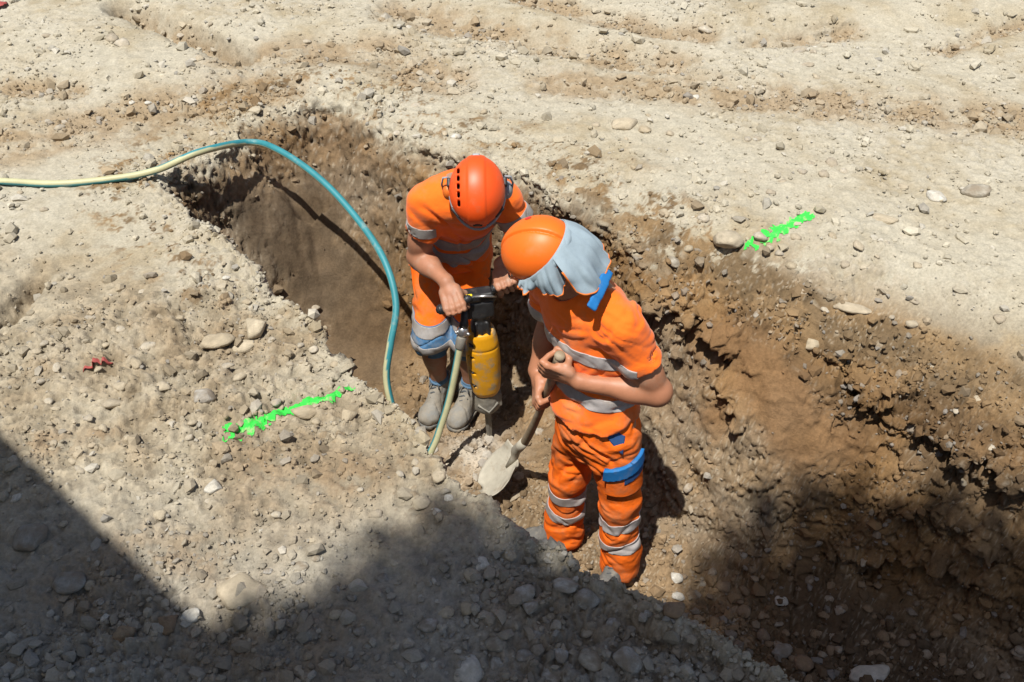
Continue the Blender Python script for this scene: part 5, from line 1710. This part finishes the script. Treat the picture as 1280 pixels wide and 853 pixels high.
# cream half stripe twisting along the hose
cols = np.zeros((len(tv), 3)); cols[:] = teal
t_ = np.gradient(pts, axis=0); t_ /= np.linalg.norm(t_, axis=1)[:, None]
upv = np.array([0, -.35, .94])
for i in range(len(pts)):
    n_u = unit(upv - t_[i] * (upv @ t_[i])); n_s = np.cross(t_[i], n_u)
    s_i = stepl[i] / stepl[-1]
    tw = np.interp(i / 12, [0, 4, 5.5, 7, 12, 14, 16, 18, 21, 25], [.0, .0, .9, 2.4, 2.6, .8, 1.3, 1.2, .7, .9])
    for j in range(16):
        w = tv[i * 16 + j] - pts[i]
        ang = math.atan2(w @ n_s, w @ n_u)
        a = abs((ang - tw + np.pi) % (2 * np.pi) - np.pi)
        cols[i * 16 + j] = cream if a < np.interp(i / 12, [0, 5, 8, 30], [.95, 1.0, 1.2, 1.25]) else teal
hm = mesh_py('air_hose', tv, tf)
vcol(hm, cols)
hose_m = mat('hose_rubber', attr='Col', rough=.5, spec=.4, noise=(18, .12), stain=((.40, .34, .25), 9, .60, .85))
hose = empty('air_hose', tuple(pts[30])); hm.transform(Matrix.Translation(-hose.location))
obj('tube', hm, hose_m, hose)
tag(hose, 'teal and cream air hose arching over the trench to the jackhammer', 'hose')
cd = unit(pts[-1] - pts[-4]); jin = jl(-.062, -.02, .80)
tv, tf = tube([coup - cd * .055, coup - cd * .05, coup, coup + cd * .004], [.019, .021, .021, .017], 14); obj_w('hose_clamp', tv, tf, dustm, hose)
V = Vol(coup - .09, coup + .11, .003)
V.cap(coup, coup + cd * .03, .017, .017); V.cap(coup + cd * .022, coup + cd * .03, .024, .024, .002)
for a in (0, 2.1, 4.2):
    b1, b2, _ = _basis(cd); dd = b1 * math.cos(a) + b2 * math.sin(a)
    V.cap(coup + cd * .024 + dd * .015, coup + cd * .024 + dd * .030, .008, .007, .003)
v, f = V.mesh(1); obj_w('claw_coupling', v, f, chrome, hose)
V = Vol(np.minimum(coup, jin) - .08, np.maximum(coup, jin) + .08, .003)
V.chain([coup + cd * .03, coup + cd * .065, jin], [.014, .015, .017], .006)
V.cap(coup + cd * .05, coup + cd * .062, .019, .019, .002)
v, f = V.mesh(1); obj_w('inlet_pipe', v, f, darkm, jack)

# ================================================================== sprayed paint marks
green = mat('fluorescent_green_paint', (.05, .60, .075), .9, spec=.2, noise=(60, .2), stain=((.38, .36, .22), 26, .52, .66), bump=[(160, .5, .006)])


def paint(label, strokes, seed):
    """thin sprayed film that follows the ground, ragged at the edges"""
    M = np.zeros(X.shape, np.float32)
    for pts_, w in strokes:
        W2 = [hit(*p)[:2] for p in pts_]
        for a, b in zip(W2[:-1], W2[1:]):
            e = b - a; t = np.clip(((X - a[0]) * e[0] + (Y - a[1]) * e[1]) / (e @ e), 0, 1)
            d = np.hypot(X - a[0] - t * e[0], Y - a[1] - t * e[1])
            M = np.maximum(M, 1.25 - d / w)
    rag_ = M + .40 * fbm(X + seed, Y, Z, 22, 3) + .55 * perlin(X * 85, Y * 85, Z * 85 + seed) + .5 * perlin(X * 190, Y * 190, Z * 190 + seed)
    m = (rag_ > .52)
    fm = m[:-1, :-1] & m[1:, :-1] & m[:-1, 1:] & m[1:, 1:]
    q = quads.reshape(ny - 1, nx - 1, 4)[fm]
    base_ = GV + N.reshape(-1, 3) * .0035
    e = None
    for _ in range(24):                           # each separate fleck of the film is a part
        if not len(q): break
        v_, inv = keep_main(base_, q)
        if len(inv) < 6: break
        if e is None: e = empty('paint_mark', tuple(v_.mean(0))); tag(e, label, 'paint mark', 'green survey paint marks')
        obj_w('paint_fleck', v_, inv, green, e)
        lab = set(map(tuple, np.round(v_, 5)))
        keep_ = np.array([tuple(np.round(base_[a], 5)) not in lab for a in q[:, 0]])
        q = q[keep_]


paint('green spray paint blotch on the near bank, left end of the broken line', [([(290, 533), (325, 532)], .060)], 1.)
paint('slanting green spray paint stroke on the near bank beside the beige slab', [([(334, 522), (385, 502), (408, 496), (436, 486)], .036)], 2.)
paint('short green spray paint mark beside the jutting rock on the far ground', [([(936, 306), (962, 296), (985, 284), (1011, 271)], .044)], 4.)

# ================================================================== red scraps
redp = mat('faded_red_plastic', (.33, .065, .055), .7, noise=(20, .2))


def scrap(px0, py0, px1, py1, w, label, lift=.012):
    a = hit(px0, py0); b = hit(px1, py1); e = b - a; sd_ = unit(np.cross(e, (0, 0, 1)))
    v_, n_ = [], 14
    for i in range(n_ + 1):
        t = i / n_; c = a + e * t; c[2] = max(c[2], gz(c[0], c[1]) - .004) + .006 + lift * math.sin(t * math.pi)
        ww = w * (.15 + .85 * math.sin(t * math.pi) ** .8) * (1 + .25 * math.sin(t * 17))
        for u in (-1, -.3, .4, 1):
            v_.append(c + sd_ * u * ww + V3(0, 0, .004 * math.cos(u * 4 + t * 6)))
    f_ = [(i * 4 + j, i * 4 + j + 1, (i + 1) * 4 + j + 1, (i + 1) * 4 + j) for i in range(n_) for j in range(3)]
    v_ = np.array(v_); c = v_.mean(0)
    o = bpy.data.objects.new('plastic_scrap', mesh_py('plastic_scrap', v_ - c, f_)); o.data.materials.append(redp); link(o); o.location = c
    s_ = o.modifiers.new('thickness', 'SOLIDIFY'); s_.thickness = .002
    tag(o, label, 'scrap', 'red plastic scraps')


scrap(104, 468, 142, 455, .009, 'crumpled faded red plastic strip lying on the near bank')
scrap(-8, 14, 9, 4, .03, 'red plastic scrap in the far top left corner of the ground')
